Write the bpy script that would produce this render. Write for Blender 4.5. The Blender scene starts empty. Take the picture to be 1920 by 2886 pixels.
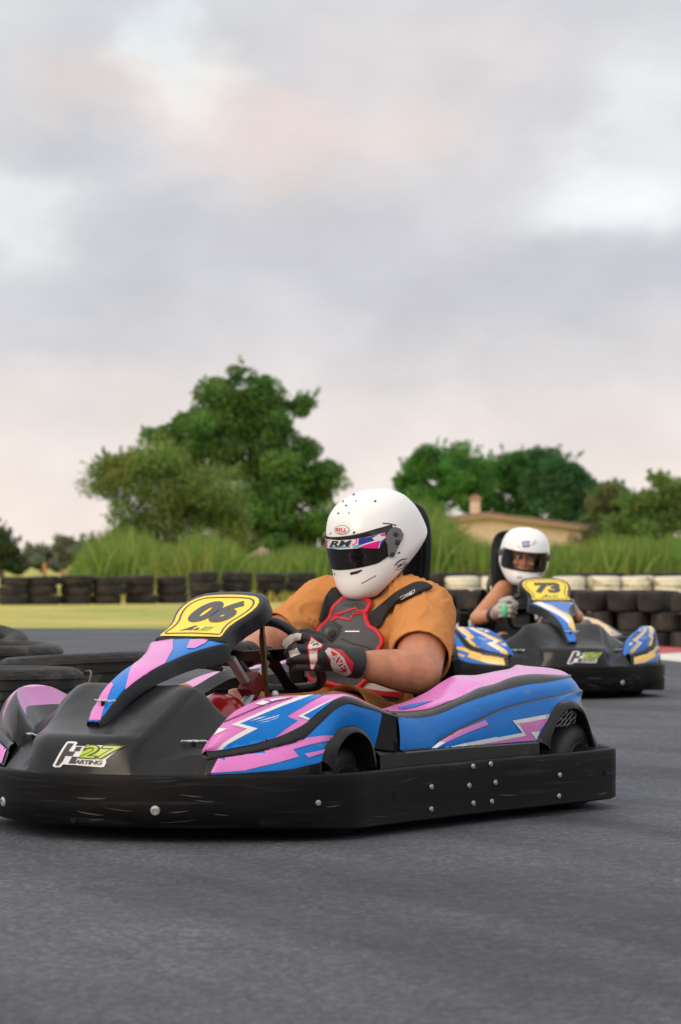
import bpy, bmesh, math, random
import numpy as np
from mathutils import Vector, Matrix, Euler, noise
from mathutils.bvhtree import BVHTree
R = math.radians
scene = bpy.context.scene
col = scene.collection
random.seed(7)
rng = np.random.default_rng(7)

# ---------------------------------------------------------------- materials
def _n(nt, t, **kw):
    n = nt.nodes.new(t)
    for k, v in kw.items():
        if k in n.inputs.keys(): n.inputs[k].default_value = v
        else: setattr(n, k, v)
    return n

def mat(name, base, rough=.5, metal=0., spec=.5, var=0., vscale=8., bump=0., bscale=60., coat=0., stretch=(1, 1, 1), rvar=0., attr=None, sss=0., trans=0., spots=None):
    m = bpy.data.materials.new(name); m.use_nodes = True
    nt = m.node_tree; b = nt.nodes['Principled BSDF']; L = nt.links.new
    b.inputs['Base Color'].default_value = (*base, 1)
    b.inputs['Roughness'].default_value = rough
    b.inputs['Metallic'].default_value = metal
    b.inputs['Specular IOR Level'].default_value = spec
    b.inputs['Coat Weight'].default_value = coat
    b.inputs['Coat Roughness'].default_value = .08
    if sss:
        b.inputs['Subsurface Weight'].default_value = sss
        b.inputs['Subsurface Radius'].default_value = (.012, .005, .003)
    if trans: b.inputs['Transmission Weight'].default_value = trans
    tc = _n(nt, 'ShaderNodeTexCoord'); mp = _n(nt, 'ShaderNodeMapping'); mp.inputs['Scale'].default_value = stretch
    L(tc.outputs['Object'], mp.inputs['Vector'])
    src = None
    if attr:
        a = _n(nt, 'ShaderNodeAttribute', attribute_name=attr); src = a.outputs['Color']
    if var:
        n1 = _n(nt, 'ShaderNodeTexNoise'); n1.inputs['Scale'].default_value = vscale; n1.inputs['Detail'].default_value = 6
        L(mp.outputs['Vector'], n1.inputs['Vector'])
        mr = _n(nt, 'ShaderNodeMapRange'); mr.inputs['From Min'].default_value = .3; mr.inputs['From Max'].default_value = .7
        mr.inputs['To Min'].default_value = 1 - var; mr.inputs['To Max'].default_value = 1 + var
        L(n1.outputs['Fac'], mr.inputs['Value'])
        mx = _n(nt, 'ShaderNodeMix', data_type='RGBA', blend_type='MULTIPLY'); mx.inputs['Factor'].default_value = 1
        if src: L(src, mx.inputs['A'])
        else: mx.inputs['A'].default_value = (*base, 1)
        L(mr.outputs['Result'], mx.inputs['B']); src = mx.outputs['Result']
        if rvar:
            m2 = _n(nt, 'ShaderNodeMapRange'); m2.inputs['From Min'].default_value = .3; m2.inputs['From Max'].default_value = .7
            m2.inputs['To Min'].default_value = rough - rvar; m2.inputs['To Max'].default_value = rough + rvar
            L(n1.outputs['Fac'], m2.inputs['Value']); L(m2.outputs['Result'], b.inputs['Roughness'])
    if spots:   # (colour, scale, threshold, stretch) : scuffs, dirt, wear of their own shape
        sc, ssc, th, sst = spots
        mp2 = _n(nt, 'ShaderNodeMapping'); mp2.inputs['Scale'].default_value = sst; L(tc.outputs['Object'], mp2.inputs['Vector'])
        n3 = _n(nt, 'ShaderNodeTexNoise'); n3.inputs['Scale'].default_value = ssc; n3.inputs['Detail'].default_value = 4; n3.inputs['Roughness'].default_value = .6
        L(mp2.outputs['Vector'], n3.inputs['Vector'])
        m3 = _n(nt, 'ShaderNodeMapRange'); m3.inputs['From Min'].default_value = th; m3.inputs['From Max'].default_value = th + .09
        L(n3.outputs['Fac'], m3.inputs['Value'])
        mx2 = _n(nt, 'ShaderNodeMix', data_type='RGBA'); L(m3.outputs['Result'], mx2.inputs['Factor'])
        if src: L(src, mx2.inputs['A'])
        else: mx2.inputs['A'].default_value = (*base, 1)
        mx2.inputs['B'].default_value = (*sc, 1); src = mx2.outputs['Result']
    if src: L(src, b.inputs['Base Color'])
    if bump:
        n2 = _n(nt, 'ShaderNodeTexNoise'); n2.inputs['Scale'].default_value = bscale; n2.inputs['Detail'].default_value = 5
        L(mp.outputs['Vector'], n2.inputs['Vector'])
        bp = _n(nt, 'ShaderNodeBump'); bp.inputs['Strength'].default_value = min(1, bump * 10); bp.inputs['Distance'].default_value = .02 * bump * 5
        L(n2.outputs['Fac'], bp.inputs['Height']); L(bp.outputs['Normal'], b.inputs['Normal'])
    return m

# ---------------------------------------------------------------- mesh helpers
class MB:
    """collects geometry with material slots and links it as ONE mesh object"""
    def __init__(s): s.v = []; s.f = []; s.m = []; s.mats = []
    def slot(s, m):
        if m not in s.mats: s.mats.append(m)
        return s.mats.index(m)
    def add(s, verts, faces, m):
        o = len(s.v); k = s.slot(m)
        s.v += [tuple(map(float, p)) for p in verts]
        s.f += [tuple(o + i for i in f) for f in faces]; s.m += [k] * len(faces)
        return s
    def grid(s, P, m, closed_u=False, closed_v=False, flip=False):
        nu, nv = len(P), len(P[0]); V = [p for r in P for p in r]; F = []; K = []
        for i in range(nu - (0 if closed_u else 1)):
            for j in range(nv - (0 if closed_v else 1)):
                a = i * nv + j; b = i * nv + (j + 1) % nv; c = ((i + 1) % nu) * nv + (j + 1) % nv; d = ((i + 1) % nu) * nv + j
                F.append((a, d, c, b) if flip else (a, b, c, d))
        return s.add(V, F, m)
    def tube(s, pts, rad, m, n=10, cap=True, flat=1., up=None):
        pts = [Vector(p) for p in pts]; rings = []
        if not isinstance(rad, (list, tuple)): rad = [rad] * len(pts)
        prev = None
        for i, p in enumerate(pts):
            t = (pts[min(i + 1, len(pts) - 1)] - pts[max(i - 1, 0)]).normalized()
            if prev is None:
                u = Vector(up) if up else (Vector((0, 0, 1)) if abs(t.z) < .9 else Vector((1, 0, 0)))
            else: u = prev
            u = (u - t * u.dot(t)).normalized(); w = t.cross(u); prev = u
            rings.append([p + (u * math.cos(2 * math.pi * k / n) * flat + w * math.sin(2 * math.pi * k / n)) * rad[i] for k in range(n)])
        s.grid(rings, m, closed_v=True)
        if cap:
            s.add(rings[0], [tuple(reversed(range(n)))], m); s.add(rings[-1], [tuple(range(n))], m)
        return s
    def lathe(s, prof, m, axis='y', n=40, c=(0, 0, 0), closed=False):
        rings = []
        for r, h in prof:
            ring = []
            for k in range(n):
                a = 2 * math.pi * k / n; x, y = r * math.cos(a), r * math.sin(a)
                p = {'y': (x, h, y), 'z': (x, y, h), 'x': (h, x, y)}[axis]
                ring.append((p[0] + c[0], p[1] + c[1], p[2] + c[2]))
            rings.append(ring)
        return s.grid(rings, m, closed_v=True, closed_u=closed, flip=(axis == 'y'))
    def box(s, c, d, m, rot=None, bev=.0):
        bm = bmesh.new(); bmesh.ops.create_cube(bm, size=1)
        for v in bm.verts: v.co = Vector((v.co.x * d[0], v.co.y * d[1], v.co.z * d[2]))
        if bev: bmesh.ops.bevel(bm, geom=bm.edges[:], offset=bev, segments=2, affect='EDGES', profile=.6)
        M = Matrix.Translation(c) @ (rot.to_matrix().to_4x4() if rot else Matrix())
        bm.verts.index_update()
        s.add([M @ v.co for v in bm.verts], [[v.index for v in f.verts] for f in bm.faces], m); bm.free(); return s
    def ball(s, c, r, m, nu=14, nv=18, rot=None):
        if not isinstance(r, (list, tuple)): r = (r, r, r)
        M = rot.to_matrix() if rot else Matrix.Identity(3); rings = []
        for i in range(nu + 1):
            a = math.pi * i / nu
            rings.append([Vector(c) + M @ Vector((r[0] * math.sin(a) * math.cos(2 * math.pi * k / nv), r[1] * math.sin(a) * math.sin(2 * math.pi * k / nv), r[2] * math.cos(a))) for k in range(nv)])
        return s.grid(rings, m, closed_v=True, flip=True)
    def prism(s, outline, m, fr, depth, bev=.0, bseg=2):
        """outline in 2D, frame fr(a,b,h)->3D, extruded from h=-depth to 0 with a rounded front edge"""
        bm = bmesh.new(); vs = [bm.verts.new((a, b, 0)) for a, b in outline]; f = bm.faces.new(vs)
        bmesh.ops.recalc_face_normals(bm, faces=[f])
        if f.normal.z < 0: f.normal_flip()
        r = bmesh.ops.extrude_face_region(bm, geom=[f])
        nv = [g for g in r['geom'] if isinstance(g, bmesh.types.BMVert)]
        for v in nv: v.co.z -= depth
        bmesh.ops.recalc_face_normals(bm, faces=bm.faces[:])
        if bev:
            ed = [e for e in bm.edges if all(abs(v.co.z) < 1e-6 for v in e.verts)]
            bmesh.ops.bevel(bm, geom=ed, offset=bev, segments=bseg, affect='EDGES', profile=.5)
        bm.verts.index_update()
        s.add([fr(v.co.x, v.co.y, v.co.z) for v in bm.verts], [[v.index for v in f.verts] for f in bm.faces], m); bm.free(); return s
    def mesh(s, name, smooth=True, angle=40, weld=True):
        me = bpy.data.meshes.new(name); me.from_pydata(s.v, [], s.f)
        for m in s.mats: me.materials.append(m)
        me.polygons.foreach_set('material_index', s.m)
        if weld:
            bm = bmesh.new(); bm.from_mesh(me); bmesh.ops.remove_doubles(bm, verts=bm.verts, dist=2e-5); bm.to_mesh(me); bm.free()
        if smooth:
            me.shade_smooth()
            if angle: me.set_sharp_from_angle(angle=R(angle))
        me.update(); return me
    def build(s, name, parent=None, smooth=True, angle=40, weld=True):
        o = bpy.data.objects.new(name, s.mesh(name, smooth, angle, weld)); col.objects.link(o)
        if parent: o.parent = parent
        return o

def empty(name, loc=(0, 0, 0), rz=0):
    o = bpy.data.objects.new(name, None); o.empty_display_size = .2; col.objects.link(o)
    o.location = loc; o.rotation_euler = (0, 0, rz); return o
def tag(o, label=None, cat=None, group=None, kind=None):
    if label: o['label'] = label
    if cat: o['category'] = cat
    if group: o['group'] = group
    if kind: o['kind'] = kind
    return o
def copy_tree(o, parent=None):
    c = o.copy(); col.objects.link(c)
    if parent: c.parent = parent
    for ch in list(o.children): copy_tree(ch, c)
    return c

def cr(P, n):
    """Catmull-Rom resample of a polyline, n pieces per span"""
    P = [Vector(p) for p in P]; out = []
    for i in range(len(P) - 1):
        p0 = P[i - 1] if i else P[0] * 2 - P[1]; p1 = P[i]; p2 = P[i + 1]; p3 = P[i + 2] if i + 2 < len(P) else P[-1] * 2 - P[-2]
        for k in range(n):
            t = k / n
            out.append(.5 * (2 * p1 + (p2 - p0) * t + (2 * p0 - 5 * p1 + 4 * p2 - p3) * t * t + (3 * p1 - p0 - 3 * p2 + p3) * t ** 3))
    out.append(P[-1]); return out
def loft(rows, n, m):
    """rows of equally many points -> dense grid, smooth both ways (m pieces between rows)"""
    R1 = [cr(r, n) for r in rows]
    cols = [cr([r[j] for r in R1], m) for j in range(len(R1[0]))]
    return [[c[i] for c in cols] for i in range(len(cols[0]))]
def mirror(P): return [[(p[0], -p[1], p[2]) for p in r] for r in P]

def text_mesh(txt, size=1., shear=0., bold=0., space=1.):
    cu = bpy.data.curves.new('txt', 'FONT'); cu.body = txt; cu.size = size; cu.shear = shear; cu.offset = bold; cu.space_character = space
    cu.align_x = 'CENTER'; cu.align_y = 'CENTER'; cu.resolution_u = 6
    o = bpy.data.objects.new('txt', cu); col.objects.link(o)
    dg = bpy.context.evaluated_depsgraph_get(); me = bpy.data.meshes.new_from_object(o.evaluated_get(dg))
    V = [(v.co.x, v.co.y) for v in me.vertices]; F = [tuple(p.vertices) for p in me.polygons]
    bpy.data.objects.remove(o); bpy.data.curves.remove(cu); bpy.data.meshes.remove(me); return V, F
def poly2d(outline):
    return list(outline), [tuple(range(len(outline)))]
def stroke2d(pts, w, closed=False):
    """a ribbon of width w along a 2D polyline"""
    P = [Vector(p) for p in pts]; n = len(P); Lf, Rt = [], []
    for i in range(n):
        a = P[(i - 1) % n] if closed or i else P[i]; b = P[(i + 1) % n] if closed or i < n - 1 else P[i]
        t = (b - a).normalized(); nn = Vector((-t.y, t.x)); Lf.append(P[i] + nn * w / 2); Rt.append(P[i] - nn * w / 2)
    V = Lf + Rt; F = [(i, (i + 1) % n, n + (i + 1) % n, n + i) for i in range(n if closed else n - 1)]
    return V, F
def decal(mb, shape, m, fr, bvh, lift=.001, step=.02, cast=.4, maxd=None):
    """lays a flat 2D shape on a surface: cut fine, cast along the frame's normal, lift a hair"""
    V, F = shape; bm = bmesh.new(); vs = [bm.verts.new((p[0], p[1], 0)) for p in V]
    for f in F:
        try: bm.faces.new([vs[i] for i in f])
        except ValueError: pass
    bm.normal_update()
    bmesh.ops.triangulate(bm, faces=[f for f in bm.faces if len(f.verts) > 4], ngon_method='EAR_CLIP')
    if step:
        xs = [v.co.x for v in bm.verts]; ys = [v.co.y for v in bm.verts]
        for ax, lo, hi in ((0, min(xs), max(xs)), (1, min(ys), max(ys))):
            k = math.floor(lo / step) + 1
            while k * step < hi:
                co = Vector((0, 0, 0)); co[ax] = k * step; no = Vector((0, 0, 0)); no[ax] = 1
                bmesh.ops.bisect_plane(bm, geom=bm.verts[:] + bm.edges[:] + bm.faces[:], plane_co=co, plane_no=no, dist=1e-6); k += 1
    bm.verts.index_update(); out = []; ok = []
    nrm = (Vector(fr(0, 0, 1)) - Vector(fr(0, 0, 0))).normalized()
    for v in bm.verts:
        o = Vector(fr(v.co.x, v.co.y, cast))
        if bvh is None: out.append(Vector(fr(v.co.x, v.co.y, lift))); ok.append(True); continue
        h = bvh.ray_cast(o, -nrm, maxd or cast * 2)
        if h[0] is None: out.append(o); ok.append(False)
        else:
            q = h[1] if h[1].dot(nrm) > 0 else -h[1]
            out.append(h[0] + q * lift); ok.append(True)
    fl = []
    for f in bm.faces:
        if all(ok[v.index] for v in f.verts):
            ids = [v.index for v in f.verts]
            nn = (out[ids[1]] - out[ids[0]]).cross(out[ids[2]] - out[ids[0]])
            fl.append(tuple(ids if nn.dot(nrm) > 0 else reversed(ids)))
    mb.add(out, fl, m); bm.free()
def frame(o, e1, e2, mir=False):
    o, e1, e2 = Vector(o), Vector(e1).normalized(), Vector(e2).normalized(); e3 = e1.cross(e2)
    def fr(a, b, h):
        p = o + e1 * a + e2 * b + e3 * h
        return Vector((p.x, -p.y, p.z)) if mir else p
    return fr
def bvh_of(mb): return BVHTree.FromPolygons([Vector(v) for v in mb.v], mb.f)
def lcm(c): # sRGB 0-255 -> linear
    return tuple((x / 255 / 12.92) if x / 255 <= .04045 else ((x / 255 + .055) / 1.055) ** 2.4 for x in c)

def absorb(o, mb, smooth=True, angle=45):
    """printed pattern becomes faces of the part it lies on"""
    me2 = mb.mesh('pattern', smooth, angle); k = len(o.data.materials)
    for p in me2.polygons: p.material_index += k
    bm = bmesh.new(); bm.from_mesh(o.data); bm.from_mesh(me2); bm.to_mesh(o.data); bm.free()
    for m in mb.mats: o.data.materials.append(m)
    bpy.data.meshes.remove(me2); o.data.update(); return o

# ================================================================ SETTING
F_MM = 110.4
cam = bpy.data.cameras.new('camera'); camo = bpy.data.objects.new('camera', cam); col.objects.link(camo)
camo.location = (0, 0, .797); camo.rotation_euler = (R(90) + .01627, 0, 0)
cam.sensor_fit = 'VERTICAL'; cam.sensor_height = 36; cam.sensor_width = 36; cam.lens = F_MM; cam.clip_start = .2; cam.clip_end = 3000
cam.dof.use_dof = True; cam.dof.focus_distance = 9.9; cam.dof.aperture_fstop = 6.5
scene.camera = camo
scene.view_settings.view_transform = 'Standard'; scene.view_settings.look = 'None'
scene.view_settings.exposure = .12; scene.view_settings.gamma = 1

SUN_AZ = Vector((-.62, -.78, 0)).normalized(); SUN_EL = R(24)
sun_dir = Vector((SUN_AZ.x * math.cos(SUN_EL), SUN_AZ.y * math.cos(SUN_EL), math.sin(SUN_EL)))
sl = bpy.data.lights.new('sun', 'SUN'); sl.energy = 1.5; sl.angle = R(32); sl.color = (1, .90, .78)
so = bpy.data.objects.new('sun', sl); col.objects.link(so); so.location = (-20, -20, 20)
so.rotation_euler = sun_dir.to_track_quat('Z', 'Y').to_euler()

def make_world():
    w = bpy.data.worlds.new('World'); scene.world = w; w.use_nodes = True
    nt = w.node_tree; nt.nodes.clear(); L = nt.links.new
    tc = _n(nt, 'ShaderNodeTexCoord')
    sx = _n(nt, 'ShaderNodeSeparateXYZ'); L(tc.outputs['Generated'], sx.inputs[0])
    # warp the direction a little so that cloud edges are ragged
    mp = _n(nt, 'ShaderNodeMapping'); mp.inputs['Scale'].default_value = (1, 1, 1.6); L(tc.outputs['Generated'], mp.inputs['Vector'])
    nz = _n(nt, 'ShaderNodeTexNoise'); nz.inputs['Scale'].default_value = 17; nz.inputs['Detail'].default_value = 7; nz.inputs['Roughness'].default_value = .56
    L(mp.outputs['Vector'], nz.inputs['Vector'])
    sb = _n(nt, 'ShaderNodeVectorMath', operation='SUBTRACT'); L(nz.outputs['Color'], sb.inputs[0]); sb.inputs[1].default_value = (.5, .5, .5)
    ml = _n(nt, 'ShaderNodeVectorMath', operation='MULTIPLY'); L(sb.outputs[0], ml.inputs[0]); ml.inputs[1].default_value = (.075, 0, .05)
    ad = _n(nt, 'ShaderNodeVectorMath', operation='ADD'); L(tc.outputs['Generated'], ad.inputs[0]); L(ml.outputs[0], ad.inputs[1])
    fl = _n(nt, 'ShaderNodeVectorMath', operation='MULTIPLY'); L(ad.outputs[0], fl.inputs[0]); fl.inputs[1].default_value = (1, 0, 1)
    s2 = _n(nt, 'ShaderNodeSeparateXYZ'); L(ad.outputs[0], s2.inputs[0])
    rp = _n(nt, 'ShaderNodeValToRGB'); L(s2.outputs['Z'], rp.inputs['Fac'])
    st = [(0, (236, 222, 213)), (.02, (231, 219, 212)), (.05, (217, 210, 208)), (.085, (195, 196, 202)), (.13, (203, 202, 205)), (.18, (203, 205, 209)), (.35, (238, 240, 244)), (.6, (255, 255, 255)), (1, (255, 255, 255))]
    el = rp.color_ramp.elements
    while len(el) < len(st): el.new(.5)
    for e, (p, c) in zip(el, st): e.position = p; e.color = (*lcm(c), 1)
    cur = rp.outputs['Color']
    # broad patches of the overcast: (x, z, rx, rz, colour, amount) on the unit direction
    blobs = [(-.045, .150, .020, .012, (233, 229, 224), .9), (-.106, .113, .018, .020, (226, 228, 228), .75), (.085, .118, .030, .015, (232, 235, 236), .85),
             (.102, .140, .020, .022, (224, 226, 229), .75), (-.050, .163, .010, .016, (219, 226, 229), .7), (-.017, .136, .045, .014, (223, 207, 202), .8),
             (-.078, .152, .022, .012, (214, 201, 198), .7), (.030, .162, .050, .020, (214, 205, 205), .6), (-.090, .131, .028, .010, (190, 193, 200), .8),
             (.010, .094, .060, .014, (192, 191, 198), .8), (.082, .090, .040, .015, (188, 188, 196), .9), (-.062, .110, .040, .012, (191, 192, 199), .7),
             (-.085, .070, .030, .005, (197, 198, 204), .7), (.070, .060, .05, .006, (205, 203, 207), .6), (.055, .178, .04, .012, (196, 199, 205), .6), (-.100, .172, .02, .012, (206, 208, 211), .5),
             (-.075, .168, .012, .014, (196, 200, 207), .6), (-.06, .036, .04, .010, (226, 217, 212), .6)]
    for x, z, rx, rz, c, amt in blobs:
        d = _n(nt, 'ShaderNodeVectorMath', operation='SUBTRACT'); L(fl.outputs[0], d.inputs[0]); d.inputs[1].default_value = (x, 0, z)
        k = _n(nt, 'ShaderNodeVectorMath', operation='MULTIPLY'); L(d.outputs[0], k.inputs[0]); k.inputs[1].default_value = (1 / rx, 0, 1 / rz)
        ln = _n(nt, 'ShaderNodeVectorMath', operation='LENGTH'); L(k.outputs[0], ln.inputs[0])
        mr = _n(nt, 'ShaderNodeMapRange', interpolation_type='SMOOTHERSTEP'); L(ln.outputs['Value'], mr.inputs['Value'])
        mr.inputs['From Min'].default_value = 0; mr.inputs['From Max'].default_value = 1.7; mr.inputs['To Min'].default_value = amt; mr.inputs['To Max'].default_value = 0
        mx = _n(nt, 'ShaderNodeMix', data_type='RGBA'); L(mr.outputs['Result'], mx.inputs['Factor']); L(cur, mx.inputs['A']); mx.inputs['B'].default_value = (*lcm(c), 1)
        cur = mx.outputs['Result']
    # fine mottling
    n2 = _n(nt, 'ShaderNodeTexNoise'); n2.inputs['Scale'].default_value = 24; n2.inputs['Detail'].default_value = 8; n2.inputs['Roughness'].default_value = .55; L(mp.outputs['Vector'], n2.inputs['Vector'])
    m2 = _n(nt, 'ShaderNodeMapRange'); m2.inputs['From Min'].default_value = .3; m2.inputs['From Max'].default_value = .7; m2.inputs['To Min'].default_value = .93; m2.inputs['To Max'].default_value = 1.07; L(n2.outputs['Fac'], m2.inputs['Value'])
    mm = _n(nt, 'ShaderNodeVectorMath', operation='SCALE'); L(cur, mm.inputs[0]); L(m2.outputs['Result'], mm.inputs['Scale'])
    # warm evening light low in the sky round the sun
    dt = _n(nt, 'ShaderNodeVectorMath', operation='DOT_PRODUCT'); L(tc.outputs['Generated'], dt.inputs[0]); dt.inputs[1].default_value = sun_dir
    mw = _n(nt, 'ShaderNodeMapRange', interpolation_type='SMOOTHSTEP'); L(dt.outputs['Value'], mw.inputs['Value']); mw.inputs['From Min'].default_value = .72; mw.inputs['From Max'].default_value = 1
    wm = _n(nt, 'ShaderNodeMix', data_type='RGBA'); L(mw.outputs['Result'], wm.inputs['Factor']); L(mm.outputs[0], wm.inputs['A']); wm.inputs['B'].default_value = (1.1, .80, .58, 1)
    bg = _n(nt, 'ShaderNodeBackground'); L(wm.outputs['Result'], bg.inputs['Color']); bg.inputs['Strength'].default_value = 1.10
    sk = _n(nt, 'ShaderNodeTexSky', sky_type='NISHITA'); sk.sun_disc = False; sk.sun_elevation = SUN_EL; sk.sun_rotation = math.atan2(SUN_AZ.x, SUN_AZ.y)
    b2 = _n(nt, 'ShaderNodeBackground'); L(sk.outputs['Color'], b2.inputs['Color']); b2.inputs['Strength'].default_value = .05
    mxs = _n(nt, 'ShaderNodeMixShader'); mxs.inputs['Fac'].default_value = .96; L(b2.outputs[0], mxs.inputs[1]); L(bg.outputs[0], mxs.inputs[2])
    out = _n(nt, 'ShaderNodeOutputWorld'); L(mxs.outputs[0], out.inputs['Surface'])
make_world()

# ---------------------------------------------------------------- ground
def ground_mat():
    m = bpy.data.materials.new('dry_grass_ground'); m.use_nodes = True; nt = m.node_tree; L = nt.links.new; b = nt.nodes['Principled BSDF']
    b.inputs['Roughness'].default_value = .95; b.inputs['Specular IOR Level'].default_value = .15
    tc = _n(nt, 'ShaderNodeTexCoord'); 
    n1 = _n(nt, 'ShaderNodeTexNoise'); n1.inputs['Scale'].default_value = .22; n1.inputs['Detail'].default_value = 6; n1.inputs['Roughness'].default_value = .65; L(tc.outputs['Object'], n1.inputs['Vector'])
    n2 = _n(nt, 'ShaderNodeTexNoise'); n2.inputs['Scale'].default_value = 9; n2.inputs['Detail'].default_value = 5; L(tc.outputs['Object'], n2.inputs['Vector'])
    r = _n(nt, 'ShaderNodeValToRGB'); L(n1.outputs['Fac'], r.inputs['Fac'])
    el = r.color_ramp.elements; el[0].position = .36; el[0].color = (.27, .31, .07, 1); el[1].position = .66; el[1].color = (.54, .44, .15, 1)
    e = el.new(.48); e.color = (.40, .385, .10, 1)
    mr = _n(nt, 'ShaderNodeMapRange'); mr.inputs['From Min'].default_value = .25; mr.inputs['From Max'].default_value = .75; mr.inputs['To Min'].default_value = .72; mr.inputs['To Max'].default_value = 1.25; L(n2.outputs['Fac'], mr.inputs['Value'])
    mx = _n(nt, 'ShaderNodeVectorMath', operation='SCALE'); L(r.outputs['Color'], mx.inputs[0]); L(mr.outputs['Result'], mx.inputs['Scale']); L(mx.outputs[0], b.inputs['Base Color'])
    bp = _n(nt, 'ShaderNodeBump'); bp.inputs['Strength'].default_value = .8; bp.inputs['Distance'].default_value = .05; L(n2.outputs['Fac'], bp.inputs['Height']); L(bp.outputs['Normal'], b.inputs['Normal'])
    return m
def asphalt_mat():
    m = bpy.data.materials.new('asphalt'); m.use_nodes = True; nt = m.node_tree; L = nt.links.new; b = nt.nodes['Principled BSDF']
    b.inputs['Specular IOR Level'].default_value = .35
    tc = _n(nt, 'ShaderNodeTexCoord')
    def nz(sc, det=5, st=(1, 1, 1), ro=.6):
        mp = _n(nt, 'ShaderNodeMapping'); mp.inputs['Scale'].default_value = st; L(tc.outputs['Object'], mp.inputs['Vector'])
        n = _n(nt, 'ShaderNodeTexNoise'); n.inputs['Scale'].default_value = sc; n.inputs['Detail'].default_value = det; n.inputs['Roughness'].default_value = ro; L(mp.outputs['Vector'], n.inputs['Vector']); return n
    def mr(src, a, c, lo, hi):
        k = _n(nt, 'ShaderNodeMapRange'); k.inputs['From Min'].default_value = a; k.inputs['From Max'].default_value = c; k.inputs['To Min'].default_value = lo; k.inputs['To Max'].default_value = hi; L(src, k.inputs['Value']); return k.outputs['Result']
    big = nz(.55, 5); mid = nz(2.4, 7, (.6, 1.0, 1), .7); fine = nz(110, 4, (.7, 1, 1), .75); skid = nz(1, 4)
    dc = _n(nt, 'ShaderNodeVectorMath', operation='SUBTRACT'); L(tc.outputs['Object'], dc.inputs[0]); dc.inputs[1].default_value = (-26, -6, 0)
    ln = _n(nt, 'ShaderNodeVectorMath', operation='LENGTH'); L(dc.outputs[0], ln.inputs[0]); sx_ = _n(nt, 'ShaderNodeSeparateXYZ'); L(dc.outputs[0], sx_.inputs[0])
    at = _n(nt, 'ShaderNodeMath', operation='ARCTAN2'); L(sx_.outputs['Y'], at.inputs[0]); L(sx_.outputs['X'], at.inputs[1])
    cx = _n(nt, 'ShaderNodeCombineXYZ'); L(ln.outputs['Value'], cx.inputs[0]); m4 = _n(nt, 'ShaderNodeMath', operation='MULTIPLY'); L(at.outputs[0], m4.inputs[0]); m4.inputs[1].default_value = 3.2; L(m4.outputs[0], cx.inputs[1])
    nt.links.remove(skid.inputs['Vector'].links[0]); L(cx.outputs[0], skid.inputs['Vector']); skid.inputs['Scale'].default_value = 1.7
    vo = _n(nt, 'ShaderNodeTexVoronoi'); vo.inputs['Scale'].default_value = 75; L(tc.outputs['Object'], vo.inputs['Vector'])
    sp = _n(nt, 'ShaderNodeSeparateColor'); L(vo.outputs['Color'], sp.inputs[0])
    r = _n(nt, 'ShaderNodeValToRGB'); L(big.outputs['Fac'], r.inputs['Fac']); el = r.color_ramp.elements
    el[0].position = .3; el[0].color = (.042, .046, .058, 1); el[1].position = .72; el[1].color = (.086, .091, .106, 1)
    cur = r.outputs['Color']
    for s in (mr(mid.outputs['Fac'], .3, .7, .86, 1.12), mr(fine.outputs['Fac'], .28, .72, .45, 1.55), mr(sp.outputs[0], .5, 1, .9, 1.7), mr(skid.outputs['Fac'], .46, .64, 1.12, .62)):
        k = _n(nt, 'ShaderNodeVectorMath', operation='SCALE'); L(cur, k.inputs[0]); L(s, k.inputs['Scale']); cur = k.outputs[0]
    L(cur, b.inputs['Base Color'])
    L(mr(mid.outputs['Fac'], .3, .7, .62, .82), b.inputs['Roughness'])
    ad = _n(nt, 'ShaderNodeMath', operation='ADD'); L(fine.outputs['Fac'], ad.inputs[0]); L(mr(vo.outputs['Distance'], 0, .6, .6, 0), ad.inputs[1])
    bp = _n(nt, 'ShaderNodeBump'); bp.inputs['Strength'].default_value = .9; bp.inputs['Distance'].default_value = .006; L(ad.outputs[0], bp.inputs['Height']); L(bp.outputs['Normal'], b.inputs['Normal'])
    return m
def sheet(name, outline, z, m, label_kind='structure'):
    mb = MB(); mb.add([(x, y, z) for x, y in outline], [tuple(range(len(outline)))], m)
    o = mb.build(name, smooth=False); o['kind'] = label_kind; return o
M_GRASS = ground_mat(); M_ASPH = asphalt_mat()
sheet('ground', [(-900, -60), (900, -60), (900, 2500), (-900, 2500)], 0, M_GRASS)
edge = [(-60, 40.2), (-20, 39.3), (-8, 38.8), (-3, 38.4), (-1.2, 37.6), (-.2, 35.5), (.55, 32.5), (1.3, 30.0), (2.0, 28.0), (2.55, 26.0), (3.0, 24), (3.6, 21.5), (5, 18), (9, 12), (16, 4), (30, -30)]
sheet('track', [(-60, -40)] + [(30, -40)] + [p for p in reversed(edge)], .004, M_ASPH)
# lighter worn line across the far part of the track
M_KR = mat('kerb_red_paint', (.42, .055, .06), .7, var=.25, vscale=5, spots=((.25, .2, .19), 7, .6, (1, 1, 1)))
M_KW = mat('kerb_white_paint', (.62, .60, .56), .7, var=.18, vscale=5, spots=((.3, .28, .25), 8, .6, (1, 1, 1)))
mb = MB()
kp = [Vector((p[0], p[1], 0)) for p in edge[6:13]]
pts = cr(kp, 6); acc = 0; rows = []
for i, p in enumerate(pts):
    t = (pts[min(i + 1, len(pts) - 1)] - pts[max(0, i - 1)]).normalized(); nn = Vector((-t.y, t.x, 0))
    if nn.x < 0: nn = -nn
    if i: acc += (p - pts[i - 1]).length
    rows.append(([p + nn * .0 + Vector((0, 0, .006)), p + nn * .12 + Vector((0, 0, .03)), p + nn * .75 + Vector((0, 0, .06)), p + nn * .78 + Vector((0, 0, 0))], acc))
for (a, s0), (b_, s1) in zip(rows[:-1], rows[1:]):
    mb.grid([a, b_], M_KR if int((s0 + 1.36) / 1.9) % 2 else M_KW)
o = mb.build('kerb', smooth=False); tag(o, kind='structure')

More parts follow.
